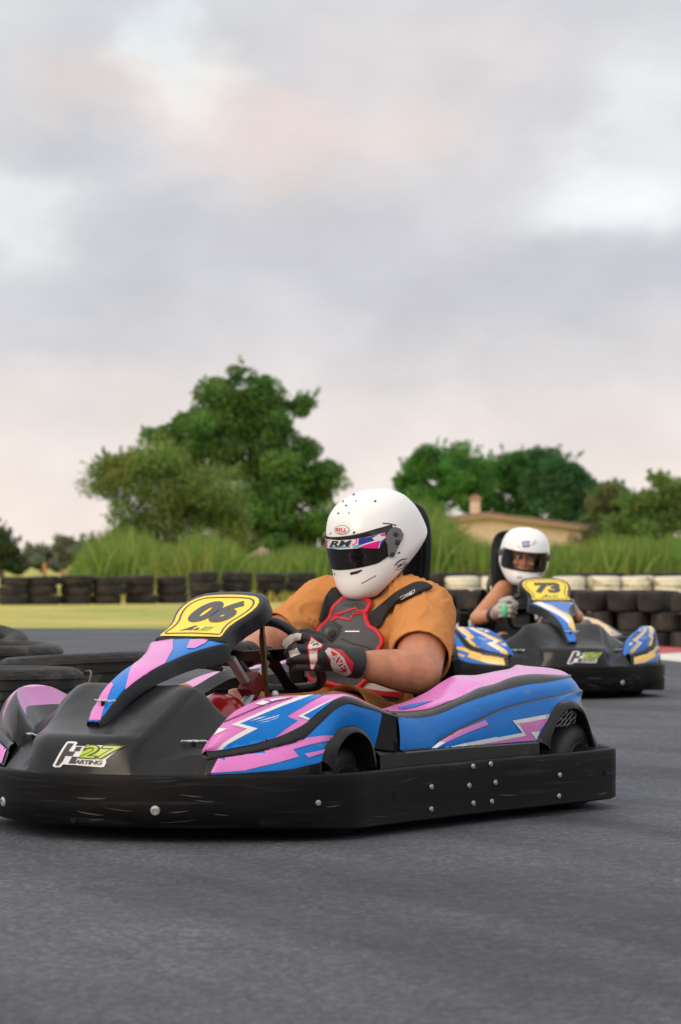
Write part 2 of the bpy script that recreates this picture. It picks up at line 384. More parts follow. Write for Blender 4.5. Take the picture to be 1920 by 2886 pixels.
# ---------------------------------------------------------------- tyres
M_RUB = mat('old_black_rubber', (.016, .0155, .015), .62, spec=.25, var=.35, vscale=9, bump=.012, bscale=40, rvar=.1, spots=((.05, .045, .04), 6, .58, (1, 1, 1.6)))
M_RUBF = mat('sun_bleached_rubber', (.034, .031, .029), .85, spec=.25, var=.4, vscale=7, spots=((.060, .050, .040), 5, .56, (1, 1, 1)))
M_WHT = mat('white_painted_rubber', (.72, .68, .58), .75, var=.12, vscale=6, spots=((.20, .17, .045), 4.5, .55, (1, 1, 2.2)))
def tyre_mesh(name, Ro, w, Ri, m, nseg=64, lug=True):
    """a car tyre lying flat: bead, sidewall, shoulder, grooved tread"""
    h = w / 2; Rs = Ro - .012
    prof = [(Ri, -h * .62), (Ri + .006, -h * .8), (Ri + .02, -h * .9), ((Ri + Rs) / 2, -h * 1.0), (Rs - .03, -h * .98), (Rs - .008, -h * .9), (Rs, -h * .82)]
    tread = []
    for g in (-.55, -.18, .18, .55):
        tread += [(Ro, h * (g - .06)), (Ro - .007, h * (g - .05)), (Ro - .007, h * (g + .05)), (Ro, h * (g + .06))]
    prof += [(Ro - .003, -h * .75)] + tread + [(Ro - .003, h * .75)]
    prof += [(r, -z) for r, z in reversed(prof[:7])]
    prof += [(Ri - .002, h * .4), (Ri + .035, 0), (Ri - .002, -h * .4)]
    rings = []
    for r, z in prof:
        ring = []
        for k in range(nseg):
            rr = r
            if lug and k % 4 == 0 and r > Rs - .002: rr -= .006
            a = 2 * math.pi * (k + (.5 * z / h if r > Rs else 0)) / nseg
            ring.append((rr * math.cos(a), rr * math.sin(a), z + h))
        rings.append(ring)
    mb = MB(); mb.grid(rings, m, closed_v=True, closed_u=True); return mb.mesh(name, angle=35)
def slick_mesh(name, Ro, w, Ri, m, nseg=40):
    h = w / 2
    prof = [(Ri, -h * .75), (Ri + .01, -h * .86), (Ro - .03, -h), (Ro - .012, -h * .94), (Ro - .003, -h * .78), (Ro, -h * .4), (Ro + .001, 0)]
    prof = prof + [(r, -z) for r, z in reversed(prof[:-1])] + [(Ri + .012, h * .3), (Ri + .012, -h * .3)]
    mb = MB(); mb.lathe([(r, z + h) for r, z in prof], m, 'z', nseg, closed=True); return mb.mesh(name, angle=50)
ME_TYRE = tyre_mesh('car_tyre', .30, .172, .175, M_RUBF, 48)
ME_NEAR = tyre_mesh('wide_car_tyre', .315, .205, .19, M_RUB, 80)
ME_WHITE = tyre_mesh('white_tyre', .30, .19, .18, M_WHT, 48, lug=False)
ME_SLICK = slick_mesh('kart_tyre', .142, .185, .068, M_RUBF)
ORD = ['first', 'second', 'third', 'fourth', 'fifth', 'sixth', 'seventh', 'eighth', 'ninth', 'tenth', 'eleventh', 'twelfth', 'thirteenth', 'fourteenth']
def place(me, name, x, y, z, label, cat, group, sx=1., sz=1., tilt=(0, 0)):
    o = bpy.data.objects.new(name, me); col.objects.link(o)
    o.location = (x, y, z); o.rotation_euler = (Euler((tilt[0], tilt[1], 0)).to_matrix() @ Euler((0, 0, random.uniform(0, 6))).to_matrix()).to_euler(); o.scale = (sx, sx, sz)
    return tag(o, label, cat, group)
LEV = ['bottom', 'middle', 'top']
# row of three-high stacks along the grass, left of the picture  (x, y, size, height)
row = [(-6.24, 60.2, .98, .96), (-5.72, 60.4, 1.03, .98), (-5.13, 60.8, 1.06, 1.0), (-4.53, 61.0, 1.0, .96), (-3.92, 61.6, 1.02, 1.0), (-3.32, 62.0, .98, .96), (-2.76, 63.5, 1.06, 1.12), (-2.10, 64.2, 1.08, 1.1), (-1.45, 65.0, 1.06, 1.06), (-.82, 65.6, 1.04, 1.08)]
for i, (x, y, s, h) in enumerate(row):
    for k in range(3):
        w = .186 * h
        place(ME_TYRE, 'tyre', x + random.uniform(-.035, .035), y + random.uniform(-.03, .03), k * w, f'{LEV[k]} black car tyre of the {ORD[i]} stack from the left along the grass', 'tyre', 'black tyres stacked along the grass', s * random.uniform(.97, 1.05), h * 1.08, (random.uniform(-.02, .02), random.uniform(-.03, .03)))
# black stacks behind the white ones
for i, x in enumerate([1.98, 2.44, 2.96, 4.99, 5.47, 6.23, 6.71]):
    y = 63.5
    for k in range(3):
        place(ME_TYRE, 'tyre', x, y, k * .2, f'{LEV[k]} black tyre of {ORD[i]} dark stack from left behind white tyres', 'tyre', 'black tyres behind the white stacks', 1.0 * random.uniform(.97, 1.05), 1.17)
for i, x in enumerate([2.16, 2.77, 4.05, 4.7, 5.3, 5.9]):
    y = 56 + random.uniform(-.3, .3)
    for k in range(3):
        place(ME_WHITE, 'tyre', x + random.uniform(-.02, .03), y, k * .186, f'{LEV[k]} white painted tyre of the {ORD[i]} white stack from the left', 'tyre', 'white painted tyres', (1.0 if k else 1.04) * random.uniform(.98, 1.03), .98, (random.uniform(-.02, .02), random.uniform(-.04, .04)))
# low wall of small kart tyres behind the second kart
n = 0
wallx = [.95, 1.22, 1.48, 1.75, 2.01, 2.28, 2.55, 2.82, 3.08]
for i, x in enumerate(wallx):
    y = 29.6 - (x - 1.0) * .75
    for k in range(3):
        place(ME_SLICK, 'kart_tyre', x + (.11 if k == 1 else 0) + random.uniform(-.04, .04), y + random.uniform(-.09, .09), k * .180, f'{LEV[k]} small slick kart tyre of {ORD[i]} stack from left behind kart 73', 'kart tyre', 'small kart tyres walled up by the kerb', random.uniform(.98, 1.14), random.uniform(.94, 1.0), (random.uniform(-.05, .05), random.uniform(-.09, .09)))
for i, x in enumerate(wallx[:-1]):
    y = 29.95 - (x - 1.0) * .75
    for k in range(3):
        place(ME_SLICK, 'kart_tyre', x + .14 + random.uniform(-.03, .03), y + random.uniform(-.05, .05), k * .182, f'{LEV[k]} small slick kart tyre of {ORD[i]} rear row stack from left behind kart 73', 'kart tyre', 'small kart tyres walled up by the kerb', random.uniform(1.0, 1.12), 1.0, (random.uniform(-.03, .03), random.uniform(-.05, .05)))
# big tyres lying by the track at the left edge, two high
near = [(-1.265, 11.65, 0, 'nearest'), (-1.10, 12.45, .0, 'second nearest'), (-1.545, 13.9, 0, 'third nearest'), (-1.87, 15.6, 0, 'farthest')]
for i, (x, y, t, wd) in enumerate(near):
    for k in range(2):
        tl = (0, 0)
        if k: tl = [(-.01, .0), (-.03, -.05), (.03, .03), (.17, .06)][i]
        place(ME_NEAR, 'tyre', x + (.06 if k and i == 1 else 0), y, k * .207 + ((0, .025, .035, .05)[i] if k else 0), f'{"upper" if k else "lower"} black road tyre of the {wd} pair lying at the left edge', 'tyre', 'road tyres lying at the left edge of the track', 1, 1, tl)
M_TIE = mat('grey_plastic_tie', (.12, .12, .125), .5)
mb = MB()
for (x, y, z, s) in [(-.97, 12.20, .395, 1.)]:
    mb.tube(cr([(x - .03, y - .03, z - .02), (x - .01, y - .06, z - .015), (x + .01, y - .10, z - .02), (x, y - .11, z - .08), (x + .02, y - .10, z - .12)], 4), .004, M_TIE, 6)
    mb.tube(cr([(x + .02, y - .10, z - .12), (x - .02, y - .12, z - .10), (x - .01, y - .11, z - .06), (x + .05, y - .12, z - .10), (x - .04, y - .12, z - .13)], 4), .004, M_TIE, 6)
o = mb.build('tie_cord'); tag(o, 'grey plastic cord knotted over the road tyres at the left edge', 'cord')

# ---------------------------------------------------------------- plants
def leaf_mat(name, c, tr=.25):
    m = bpy.data.materials.new(name); m.use_nodes = True; nt = m.node_tree; L = nt.links.new; b = nt.nodes['Principled BSDF']
    b.inputs['Roughness'].default_value = .6; b.inputs['Specular IOR Level'].default_value = .3
    a = _n(nt, 'ShaderNodeAttribute', attribute_name='tint')
    mx = _n(nt, 'ShaderNodeMix', data_type='RGBA', blend_type='MULTIPLY'); mx.inputs['Factor'].default_value = 1; mx.inputs['A'].default_value = (*c, 1); L(a.outputs['Color'], mx.inputs['B'])
    L(mx.outputs['Result'], b.inputs['Base Color'])
    t = _n(nt, 'ShaderNodeBsdfTranslucent'); L(mx.outputs['Result'], t.inputs['Color'])
    ms = _n(nt, 'ShaderNodeMixShader'); ms.inputs['Fac'].default_value = tr; out = nt.nodes['Material Output']
    L(b.outputs[0], ms.inputs[1]); L(t.outputs[0], ms.inputs[2]); L(ms.outputs[0], out.inputs['Surface']); return m
M_BARK = mat('bark', (.09, .07, .05), .9, var=.3, vscale=6, bump=.02, bscale=10)
def quads(name, C, A, B, tint, m, parent=None):
    """leaf quads: centres C, half axes A and B, per-leaf tint"""
    n = len(C); V = np.stack([C - A - B * .2, C + A * .2 - B, C + A + B * .2, C - A * .2 + B], 1).reshape(-1, 3)
    me = bpy.data.meshes.new(name); me.vertices.add(4 * n); me.vertices.foreach_set('co', V.ravel())
    me.loops.add(4 * n); me.loops.foreach_set('vertex_index', np.arange(4 * n)); me.polygons.add(n); me.polygons.foreach_set('loop_start', np.arange(n) * 4); me.polygons.foreach_set('loop_total', np.full(n, 4))
    at = me.attributes.new('tint', 'FLOAT_COLOR', 'POINT'); T = np.concatenate([np.repeat(tint, 4, 0), np.ones((4 * n, 1))], 1); at.data.foreach_set('color', T.ravel().astype(np.float32))
    me.materials.append(m); me.update(); me.validate()
    o = bpy.data.objects.new(name, me); col.objects.link(o)
    if parent: o.parent = parent
    return o
def tree(name, spec, colr, n, size, label, cat='tree', group=None, trunk=.22, droop=.0, tr=.45, hue=.28, clump=.62, soft=1.0, sprig=70):
    D, blobs = spec; xs = [b[0] for b in blobs]; cx = sum(xs) / len(xs)
    root = empty(name, (cx, D, 0)); tag(root, label, cat, group)
    C = []; T = []; wts = np.array([b[2] * b[3] for b in blobs]); tot = wts.sum()
    for b, w in zip(blobs, wts):
        k = max(60, int(n * w / tot)); ry = (b[2] + b[3]) / 2 * .9; dy = rng.uniform(-.8, .8)
        # sub-clumps on the blob, leaves round each sub-clump
        ns = max(5, int(5 + 5 * (b[2] * b[3]) ** .5)); d = rng.normal(size=(ns, 3)); d /= np.linalg.norm(d, axis=1)[:, None]
        sc = d * rng.uniform(.45, 1.0, (ns, 1)) * np.array([b[2], ry, b[3]])
        sr = (rng.uniform(.25, .55, ns) * min(b[2], b[3]) * 1.1 + .12) * soft; st = rng.uniform(1 - hue, 1 + hue, (ns, 1)) * np.array([[1, 1, 1]]) * (1 + rng.normal(size=(ns, 3)) * np.array([.12, .04, .1]))
        j = rng.integers(0, ns, k); e = rng.normal(size=(k, 3)); e /= np.linalg.norm(e, axis=1)[:, None]
        p = sc[j] + e * (sr[j] * rng.uniform(.35, 1.08, k) ** clump)[:, None] * np.array([1.15, 1.15, .8])
        C.append(p + np.array([b[0] - cx, dy, b[1]])); T.append(st[j] * rng.uniform(.75, 1.25, (k, 1)))
    for q in range(sprig):      # loose twigs reaching out of the crown
        b = blobs[rng.integers(0, len(blobs))]; d = rng.normal(size=3); d[2] = abs(d[2]) * .9 + .1; d /= np.linalg.norm(d); d[1] *= .6
        p0 = np.array([b[0] - cx, rng.uniform(-.5, .5), b[1]]) + d * np.array([b[2], b[2], b[3]]) * .8
        if p0[2] < 1.2: continue
        d2 = d * .6 + np.array([rng.normal(0, .3), 0, .5]); ln = rng.uniform(.25, .8) * (.5 + .5 * min(b[2], 1.3)); k = int(26 * ln * (.12 / size)) + 8; t = rng.uniform(0, 1, k)
        C.append(p0 + d2 * (t * ln)[:, None] + rng.normal(0, .10 * size / .08, (k, 3)) * (1.15 - t)[:, None]); T.append(np.ones((k, 3)) * rng.uniform(.8, 1.3))
    C = np.concatenate(C); T = np.clip(np.concatenate(T), .3, 2); k = len(C)
    keep = C[:, 2] > .1; C = C[keep]; T = T[keep]; k = len(C)
    u = rng.normal(size=(k, 3)); u /= np.linalg.norm(u, axis=1)[:, None]; v = np.cross(u, rng.normal(size=(k, 3))); v /= np.linalg.norm(v, axis=1)[:, None]
    s = size * rng.uniform(.6, 1.3, (k, 1))
    quads('crown', C, u * s, v * s * .55, T, leaf_mat(name + '_leaves', colr, tr), root)
    mb = MB(); zt = max(b[1] for b in blobs)
    base = Vector((0, 0, -.1)); top = Vector((rng.uniform(-.3, .3), 0, zt * .55))
    mb.tube(cr([base, base.lerp(top, .5) + Vector((.15, 0, 0)), top], 5), [trunk * (1 - .6 * i / 10) for i in range(11)], M_BARK, 9)
    for b in blobs[::2]:
        e = Vector((b[0] - cx, 0, b[1])); s0 = base.lerp(top, rng.uniform(.35, .95))
        mid = s0.lerp(e, .5) + Vector((0, rng.uniform(-.3, .3), .1 * (e - s0).length))
        mb.tube(cr([s0, mid, e], 4), [trunk * (.42 - .36 * i / 8) for i in range(9)], M_BARK, 6)
    mb.build('trunk', root)
    return root
BIG = (130, [(-4.39, 7.83, 1.71, 0.99), (-5.11, 7.02, 1.44, 1.08), (-3.31, 7.38, 0.9, 0.9), (-2.05, 7.29, 0.94, 0.47), (-1.51, 7.47, 0.45, 0.32), (-6.19, 6.3, 1.08, 0.72), (-7.45, 5.94, 0.63, 0.45), (-7.81, 6.12, 0.32, 0.32), (-5.65, 5.4, 1.62, 1.08), (-4.03, 5.31, 1.44, 0.9), (-2.59, 5.76, 0.9, 0.72), (-1.69, 5.4, 0.81, 0.72), (-3.31, 4.5, 1.8, 1.08), (-1.51, 4.5, 1.08, 1.08), (-0.79, 4.14, 0.81, 0.9), (-0.25, 4.14, 0.45, 0.54), (-2.59, 3.24, 1.62, 1.08), (-1.15, 3.06, 1.08, 0.9), (-4.39, 3.96, 1.62, 1.08), (-6.91, 5.04, 1.08, 0.9), (-3.67, 2.34, 2.16, 0.72), (-1.69, 2.25, 1.44, 0.72), (-5.29, 6.12, 1.26, 0.9), (-4.57, 6.75, 1.26, 0.9), (-6.55, 5.58, 1.08, 0.81), (-3.04, 6.75, 0.9, 0.68), (-3.31, 6.03, 1.08, 0.76), (-3.85, 8.28, 0.9, 0.63), (-2.41, 1.53, 1.44, 0.81), (-2.77, 1.26, 1.08, 0.72), (-3.31, 1.26, 2.34, 0.81), (-0.79, 1.26, 1.44, 0.81), (0.65, 0.9, 1.26, 0.63)])
BUSH = (108, [(-7.23, 3.58, 1.05, 0.75), (-7.83, 3.8, 0.67, 0.45), (-8.13, 3.28, 0.52, 0.45), (-6.34, 3.73, 1.05, 0.82), (-5.29, 3.58, 1.2, 0.75), (-4.54, 3.28, 1.05, 0.75), (-6.78, 2.68, 1.34, 0.75), (-5.44, 2.53, 1.49, 0.9), (-4.24, 2.38, 0.9, 0.75), (-7.98, 4.1, 0.37, 0.21), (-7.23, 4.25, 0.45, 0.22), (-6.19, 4.32, 0.9, 0.37), (-4.99, 2.98, 1.2, 0.9), (-6.49, 1.63, 1.64, 0.9), (-4.99, 1.48, 1.34, 0.75), (-3.94, 1.78, 0.75, 0.75), (-7.83, 1.19, 0.9, 0.6), (-8.28, 0.74, 0.75, 0.37)])
PINEA = (190, [(4.63, 6.08, 1.31, 1.05), (5.68, 6.69, 1.58, 1.05), (6.99, 6.9, 1.58, 0.92), (7.78, 6.48, 1.58, 1.18), (5.68, 5.42, 2.1, 1.05), (7.26, 5.16, 1.84, 1.18), (4.1, 5.63, 0.92, 0.66), (4.63, 3.58, 1.84, 1.58), (5.68, 2.01, 2.1, 1.31)])
PINEB = (195, [(9.34, 6.49, 1.35, 0.94), (10.68, 6.73, 1.62, 0.94), (11.76, 6.22, 1.35, 1.21), (10.14, 5.55, 2.16, 1.21), (12.03, 5.01, 1.62, 1.21), (8.53, 5.28, 1.62, 1.08), (8.85, 6.3, 1.35, 1.13), (11.36, 6.35, 1.21, 1.21), (9.34, 3.79, 1.62, 1.35), (11.63, 3.52, 1.89, 1.48)])
DARK = (180, [(11.36, 6.92, 0.65, 0.55), (12.35, 6.67, 0.8, 0.6), (12.6, 5.93, 1.37, 1.12), (13.1, 5.18, 1.37, 1.12), (13.85, 4.43, 1.12, 1.12), (12.85, 3.94, 1.74, 1.0), (14.22, 3.69, 0.75, 0.87), (11.36, 4.93, 1.0, 1.25), (12.85, 2.19, 2.74, 1.25), (14.15, 5.38, 0.4, 0.32)])
DULL = (150, [(12.78, 3.62, 0.83, 1.04), (13.1, 4.14, 0.52, 0.42), (13.51, 3.41, 0.93, 0.83), (12.78, 2.58, 1.04, 0.83), (12.47, 3.0, 0.62, 1.04), (12.37, 1.54, 1.25, 0.83), (13.41, 1.5, 1.25, 0.93)])
RIGHT = (140, [(13.29, 3.24, 0.77, 0.58), (13.87, 3.33, 0.97, 0.68), (14.74, 4.01, 0.7, 0.58), (14.16, 4.36, 0.58, 0.35), (14.84, 3.24, 0.97, 0.97), (13.48, 2.46, 1.55, 0.77), (15.03, 2.27, 0.97, 0.97), (13.09, 1.3, 1.55, 0.68), (14.64, 1.11, 1.55, 0.68), (12.8, 2.17, 0.87, 0.74), (12.32, 1.69, 0.97, 0.68)])
EDGE = (170, [(-18.32, 1.53, 0.82, 0.94), (-18.44, 2.16, 0.42, 0.47), (-17.74, 0.82, 0.59, 0.59), (-19.15, 1.41, 0.94, 1.41)])
FARA = (240, [(-23.71, 1.0, 1.33, 0.73), (-22.05, 1.0, 1.33, 0.83), (-23.05, 1.33, 0.83, 0.6)])
FARB = (235, [(-20.94, 1.9, 0.65, 0.85), (-20.29, 1.48, 0.81, 0.91), (-19.31, 1.48, 0.72, 1.11), (-18.83, 0.99, 0.98, 0.98)])
REED = [(-8.3, 0.2), (-7.8, 0.92), (-7.3, 1.45), (-6.4, 1.77), (-5.7, 1.45), (-5.3, 1.05), (-4.4, 1.71), (-3.5, 1.45), (-2.9, 0.92), (-2.2, 0.99), (-1.4, 1.16), (-0.6, 1.21), (0.2, 1.25), (1.5, 1.45), (2.2, 2.63), (2.7, 2.56), (3.2, 1.97), (3.8, 1.42), (4.4, 1.31), (5.5, 1.31), (6.8, 1.29), (8.1, 1.51), (9.4, 1.47), (10.3, 1.55), (11.3, 1.45)]
tree('broadleaf_tree', BIG, (.115, .235, .050), 95000, .082, 'tall dark green broadleaf tree with a ragged crown left of the big helmet', trunk=.3)
tree('feathery_bush', BUSH, (.20, .27, .065), 40000, .058, 'light olive green feathery bush in front of the tall tree', 'bush', trunk=.1, hue=.16, soft=1.35, sprig=300)
tree('umbrella_pine', PINEA, (.095, .27, .048), 40000, .10, 'bright green rounded pine at the left of the group behind the house', group='pines behind the house', trunk=.3, hue=.3)
tree('umbrella_pine', PINEB, (.090, .24, .050), 40000, .10, 'rounded green pine in the middle of the group, above the house roof', group='pines behind the house', trunk=.3, hue=.3)
tree('dark_tree', DARK, (.070, .175, .064), 40000, .095, 'dark blue green tree with a pointed top right of the pines', trunk=.28)
tree('dull_tree', DULL, (.15, .205, .08), 18000, .08, 'dull green thin tree between the dark tree and the right edge', trunk=.16)
tree('leafy_tree', RIGHT, (.155, .255, .058), 32000, .08, 'mid green leafy tree at the right edge above the reeds', trunk=.2)
tree('dark_tree', EDGE, (.08, .12, .05), 14000, .10, 'dark tree cut off by the left edge of the picture', trunk=.2)
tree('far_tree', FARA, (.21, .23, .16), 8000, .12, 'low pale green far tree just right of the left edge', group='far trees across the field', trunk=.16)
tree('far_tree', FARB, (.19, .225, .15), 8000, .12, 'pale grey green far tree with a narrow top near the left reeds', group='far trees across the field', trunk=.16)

def reeds():
    n = 26000; xs = np.array([p[0] for p in REED]); hs = np.array([p[1] for p in REED])
    y = rng.uniform(84, 106, n); f = rng.uniform(xs[0], xs[-1], n); h = np.interp(f, xs, hs) * (rng.uniform(.38, 1.1, n) + .22 * np.array([noise.noise((q * 1.3, z * .4, 7)) for q, z in zip(f, y)])) * y / 95 + .15; x = f * y / 95
    V = []; Fc = []; T = []
    lean = rng.normal(0, .28, n) + .02; w = rng.uniform(.016, .04, n); ang = rng.uniform(-1.2, 1.2, n)
    green = np.array([.95, 1.15, .8]); straw = np.array([2.3, 1.6, 1.3]); patch = np.array([noise.noise((a * .35, b * .25, 3)) for a, b in zip(x, y)])
    ex = np.clip(rng.normal(.25, .28, n) + patch * 1.0, 0, 1)
    C = []; A = []; B = []
    dx = np.cos(ang)
    rows = []
    for lv, (t, ww) in enumerate(((0, 1), (.4, .95), (.75, .7), (1., .06))):
        px = x + lean * h * t ** 1.8; pz = h * (t - .12 * (t ** 3) * np.abs(lean) * 4)
        L_ = np.stack([px - w * dx * ww, y + w * np.sin(ang) * ww, pz], 1); R_ = np.stack([px + w * dx * ww, y - w * np.sin(ang) * ww, pz], 1); rows += [L_, R_]
    V = np.stack(rows, 1).reshape(-1, 3)
    base = np.arange(n)[:, None] * 8
    Fq = np.concatenate([base + np.array([[0, 1, 3, 2]]), base + np.array([[2, 3, 5, 4]]), base + np.array([[4, 5, 7, 6]])], 0)
    me = bpy.data.meshes.new('reeds'); me.vertices.add(len(V)); me.vertices.foreach_set('co', V.ravel())
    me.loops.add(Fq.size); me.loops.foreach_set('vertex_index', Fq.ravel()); me.polygons.add(len(Fq)); me.polygons.foreach_set('loop_start', np.arange(len(Fq)) * 4); me.polygons.foreach_set('loop_total', np.full(len(Fq), 4))
    tint = (green[None] * (1 - ex[:, None]) + straw[None] * ex[:, None]) * rng.uniform(.7, 1.3, (n, 1))
    T = np.repeat(tint, 8, 0).reshape(n, 8, 3)
    low = np.array([1.6, 1.25, 1.1]); T[:, 0:2] = T[:, 0:2] * .5 + low * .6     # dry lower stems
    at = me.attributes.new('tint', 'FLOAT_COLOR', 'POINT'); at.data.foreach_set('color', np.concatenate([T.reshape(-1, 3), np.ones((n * 8, 1))], 1).ravel().astype(np.float32))
    me.materials.append(leaf_mat('reed_blades', (.125, .195, .05), .4)); me.update(); me.validate()
    o = bpy.data.objects.new('reeds', me); col.objects.link(o); tag(o, 'tall green and straw reeds growing behind the tyre rows', 'reeds', kind='stuff')
reeds()
def verge():
    """rough grass round the tyre rows and at the track edge"""
    n = 5000; y = np.where(rng.uniform(size=n) < .7, rng.uniform(63, 68, n), rng.uniform(66, 84, n)); x = rng.uniform(-8, 8.5, n) * y / 60
    ok = ~((x > .2) & (y < 46)); x = x[ok]; y = y[ok]; n = len(x)
    h = rng.uniform(.03, .10, n) * (1 + 1.6 * (y > 59)); a = rng.uniform(0, 6.3, n); w = .02
    C = np.stack([x, y, h * .5], 1); B = np.stack([rng.normal(0, .02, n), rng.normal(0, .02, n), h * .55], 1); A = np.stack([np.cos(a) * w, np.sin(a) * w, np.zeros(n)], 1)
    t = rng.uniform(.7, 1.3, (n, 1)) * np.where(rng.uniform(size=(n, 1)) < .45, np.array([[2.6, 1.9, 1.6]]), np.array([[1.2, 1.3, .9]]))
    o = quads('grass', C, A, B, t, leaf_mat('grass_blades', (.21, .215, .06), .4)); tag(o, 'rough half dry grass by the tyre row', 'grass', kind='stuff')
verge()

# ---------------------------------------------------------------- house, wall, posts
M_WALL = mat('cream_render', (.62, .48, .33), .9, var=.08, vscale=2, bump=.01, bscale=20)
M_ROOF = mat('clay_tiles', (.34, .20, .14), .85, var=.3, vscale=6, bump=.03, bscale=12)
M_FASC = mat('pale_eave', (.52, .38, .26), .85, var=.1)
def house():
    D = 150; root = empty('house', (6.6, D, 0)); tag(root, 'low cream house with a shallow tiled roof and a small chimney among reeds', 'house')
    x0, x1, px = -3.6, 4.95, .35; ze, zp, z0 = 2.38, 2.98, 2.55
    mb = MB()  # gable wall facing the track, with depth
    out = [(x0, 0), (x1, 0), (x1, ze), (px, zp), (x0, z0)]
    mb.prism(out, M_WALL, frame((0, 0, 0), (1, 0, 0), (0, 0, 1)), 9.0); mb.build('wall', root, smooth=False)
    mb = MB()
    def slab(a, b, th=.16):
        (xa, za), (xb, zb) = a, b
        P = [(xa, -.45, za), (xb, -.45, zb), (xb, 9.3, zb), (xa, 9.3, za)]; Q = [(x, y, z + th) for x, y, z in P]
        mb.add(P + Q, [(0, 3, 2, 1)], M_FASC); mb.add(P + Q, [(4, 5, 6, 7)], M_ROOF)
        mb.add(P + Q, [(0, 1, 5, 4), (1, 2, 6, 5), (2, 3, 7, 6), (3, 0, 4, 7)], M_FASC)
        # row of tile ends along the eave edge
        n = 34
        for k in range(n):
            t = (k + .5) / n; mb.ball((xa + (xb - xa) * t, -.47, za + (zb - za) * t + th + .03), (.13, .12, .05), M_ROOF, 5, 8)
    slab((px, zp + .01), (x1 + .35, ze - .02)); slab((x0 - .35, z0 - .03), (px - .002, zp + .01))
    rf = mb.build('roof', root, angle=30)
    mb = MB(); mb.box((-.12, 1.2, 3.45), (.46, .5, .75), M_WALL); mb.box((-.12, 1.2, 3.86), (.58, .62, .08), M_ROOF)
    mb.prism([(-.36, 0), (.36, 0), (0, .22)], M_ROOF, frame((-.12, .9, 3.90), (1, 0, 0), (0, 0, 1)), .6); mb.build('chimney', rf, smooth=False)
    mb = MB(); mb.box((4.5, -.12, 1.98), (.5, .2, .34), mat('weathered_board', (.28, .2, .14), .9, var=.2), rot=Euler((0, .5, 0))); mb.build('bracket', root, smooth=False)
house()
def ruin():
    m = mat('old_stone', (.42, .33, .23), .95, var=.3, vscale=3, bump=.05, bscale=6); mb = MB()
    out = [(-.9, 0), (.62, 0), (.6, 1.2), (.34, 1.32), (.2, 1.22), (-.05, 1.05), (-.35, .95), (-.55, .7), (-.85, .62)]
    mb.prism(out, m, frame((-2.85, 99.5, 0), (1, 0, 0), (0, 0, 1)), .35); o = mb.build('ruined_wall', smooth=False); tag(o, 'crumbling beige stone wall stump beside the bush', 'wall')
ruin()
M_POST = mat('orange_wood', (.36, .17, .08), .85, var=.25, vscale=5)
for i, (x, y, h, lb) in enumerate([(-13.0, 138, .82, 'leftmost of the three brown wooden posts in the far field'), (-12.2, 138, .5, 'short middle one of the three brown wooden posts in the far field'), (-11.5, 136, .85, 'rightmost of the three brown wooden posts in the far field')]):
    mb = MB(); mb.tube([(0, 0, 0), (0, 0, h * .96), (0, 0, h)], [.085, .08, .05], M_POST, 8); o = mb.build('fence_post'); o.location = (x, y, 0); tag(o, lb, 'post', 'wooden posts in the far field')

# ================================================================ KARTS  (kart space: +x nose, +y driver's left, metres)
BLACKP = mat('black_moulded_plastic', (.006, .007, .009), .30, spec=.34, var=.15, vscale=5, bump=.002, bscale=220, rvar=.07, spots=((.022, .022, .023), 4, .60, (1, 1, 1)))
BLACKB = mat('scuffed_bumper_plastic', (.0045, .0046, .0052), .50, spec=.14, var=.25, vscale=6, rvar=.1, bump=.006, bscale=14, stretch=(1, 1, 5), spots=((.018, .018, .018), 8, .57, (.4, .4, 10)))
DARK_P = mat('dark_plastic_inside', (.008, .008, .009), .7, spec=.1)
M_SLICK = mat('slick_tyre_rubber', (.022, .0215, .021), .55, spec=.45, var=.3, vscale=12, bump=.01, bscale=70)
M_RIM = mat('grey_alloy', (.32, .32, .33), .38, metal=.9)
M_STEEL = mat('zinc_steel', (.58, .61, .63), .35, metal=.35, var=.15, vscale=20)
M_BOLT = mat('bolt_steel', (.42, .41, .39), .5, metal=.6, var=.4, vscale=60)
M_REDM = mat('red_lacquer', (.42, .012, .018), .25, coat=.4)
M_REDP = mat('dull_red_plastic', (.16, .008, .010), .5)
M_BRONZE = mat('bronze_lever', (.20, .12, .05), .4, metal=.8, var=.2)
M_GREYP = mat('grey_floor_tray', (.30, .34, .38), .35, coat=.2)
M_PALE = mat('pale_grey_plastic', (.33, .37, .41), .35, coat=.2, var=.05)
M_ORANGE = mat('orange_plastic', (.65, .16, .02), .45)
M_GRIP = mat('steering_wheel_rubber', (.014, .014, .015), .5, bump=.004, bscale=200)
M_NUM = mat('number_ink', (.035, .032, .035), .4, coat=.2)
M_YEL = mat('yellow_number_foil', (.86, .62, .02), .38, coat=.25, var=.04)
M_WHITE = mat('white_foil', (.72, .72, .74), .3, coat=.3, var=.05, spots=((.45, .45, .47), 14, .62, (1, 1, 1)))
M_GREEN = mat('lime_foil', (.42, .58, .02), .35, coat=.2)
def livery(pink, blue, dark):
    return dict(pink=mat('livery_' + dark + '_bright_foil', pink, .28, coat=.3, var=.06, vscale=9, spots=(tuple(c * .55 + .12 for c in pink), 11, .615, (1, 1, 2))),
                blue=mat('livery_' + dark + '_blue_foil', blue, .30, spec=.22, coat=.10, var=.07, vscale=9, spots=(tuple(c * .5 + .10 for c in blue), 10, .625, (1, 1, 2))))

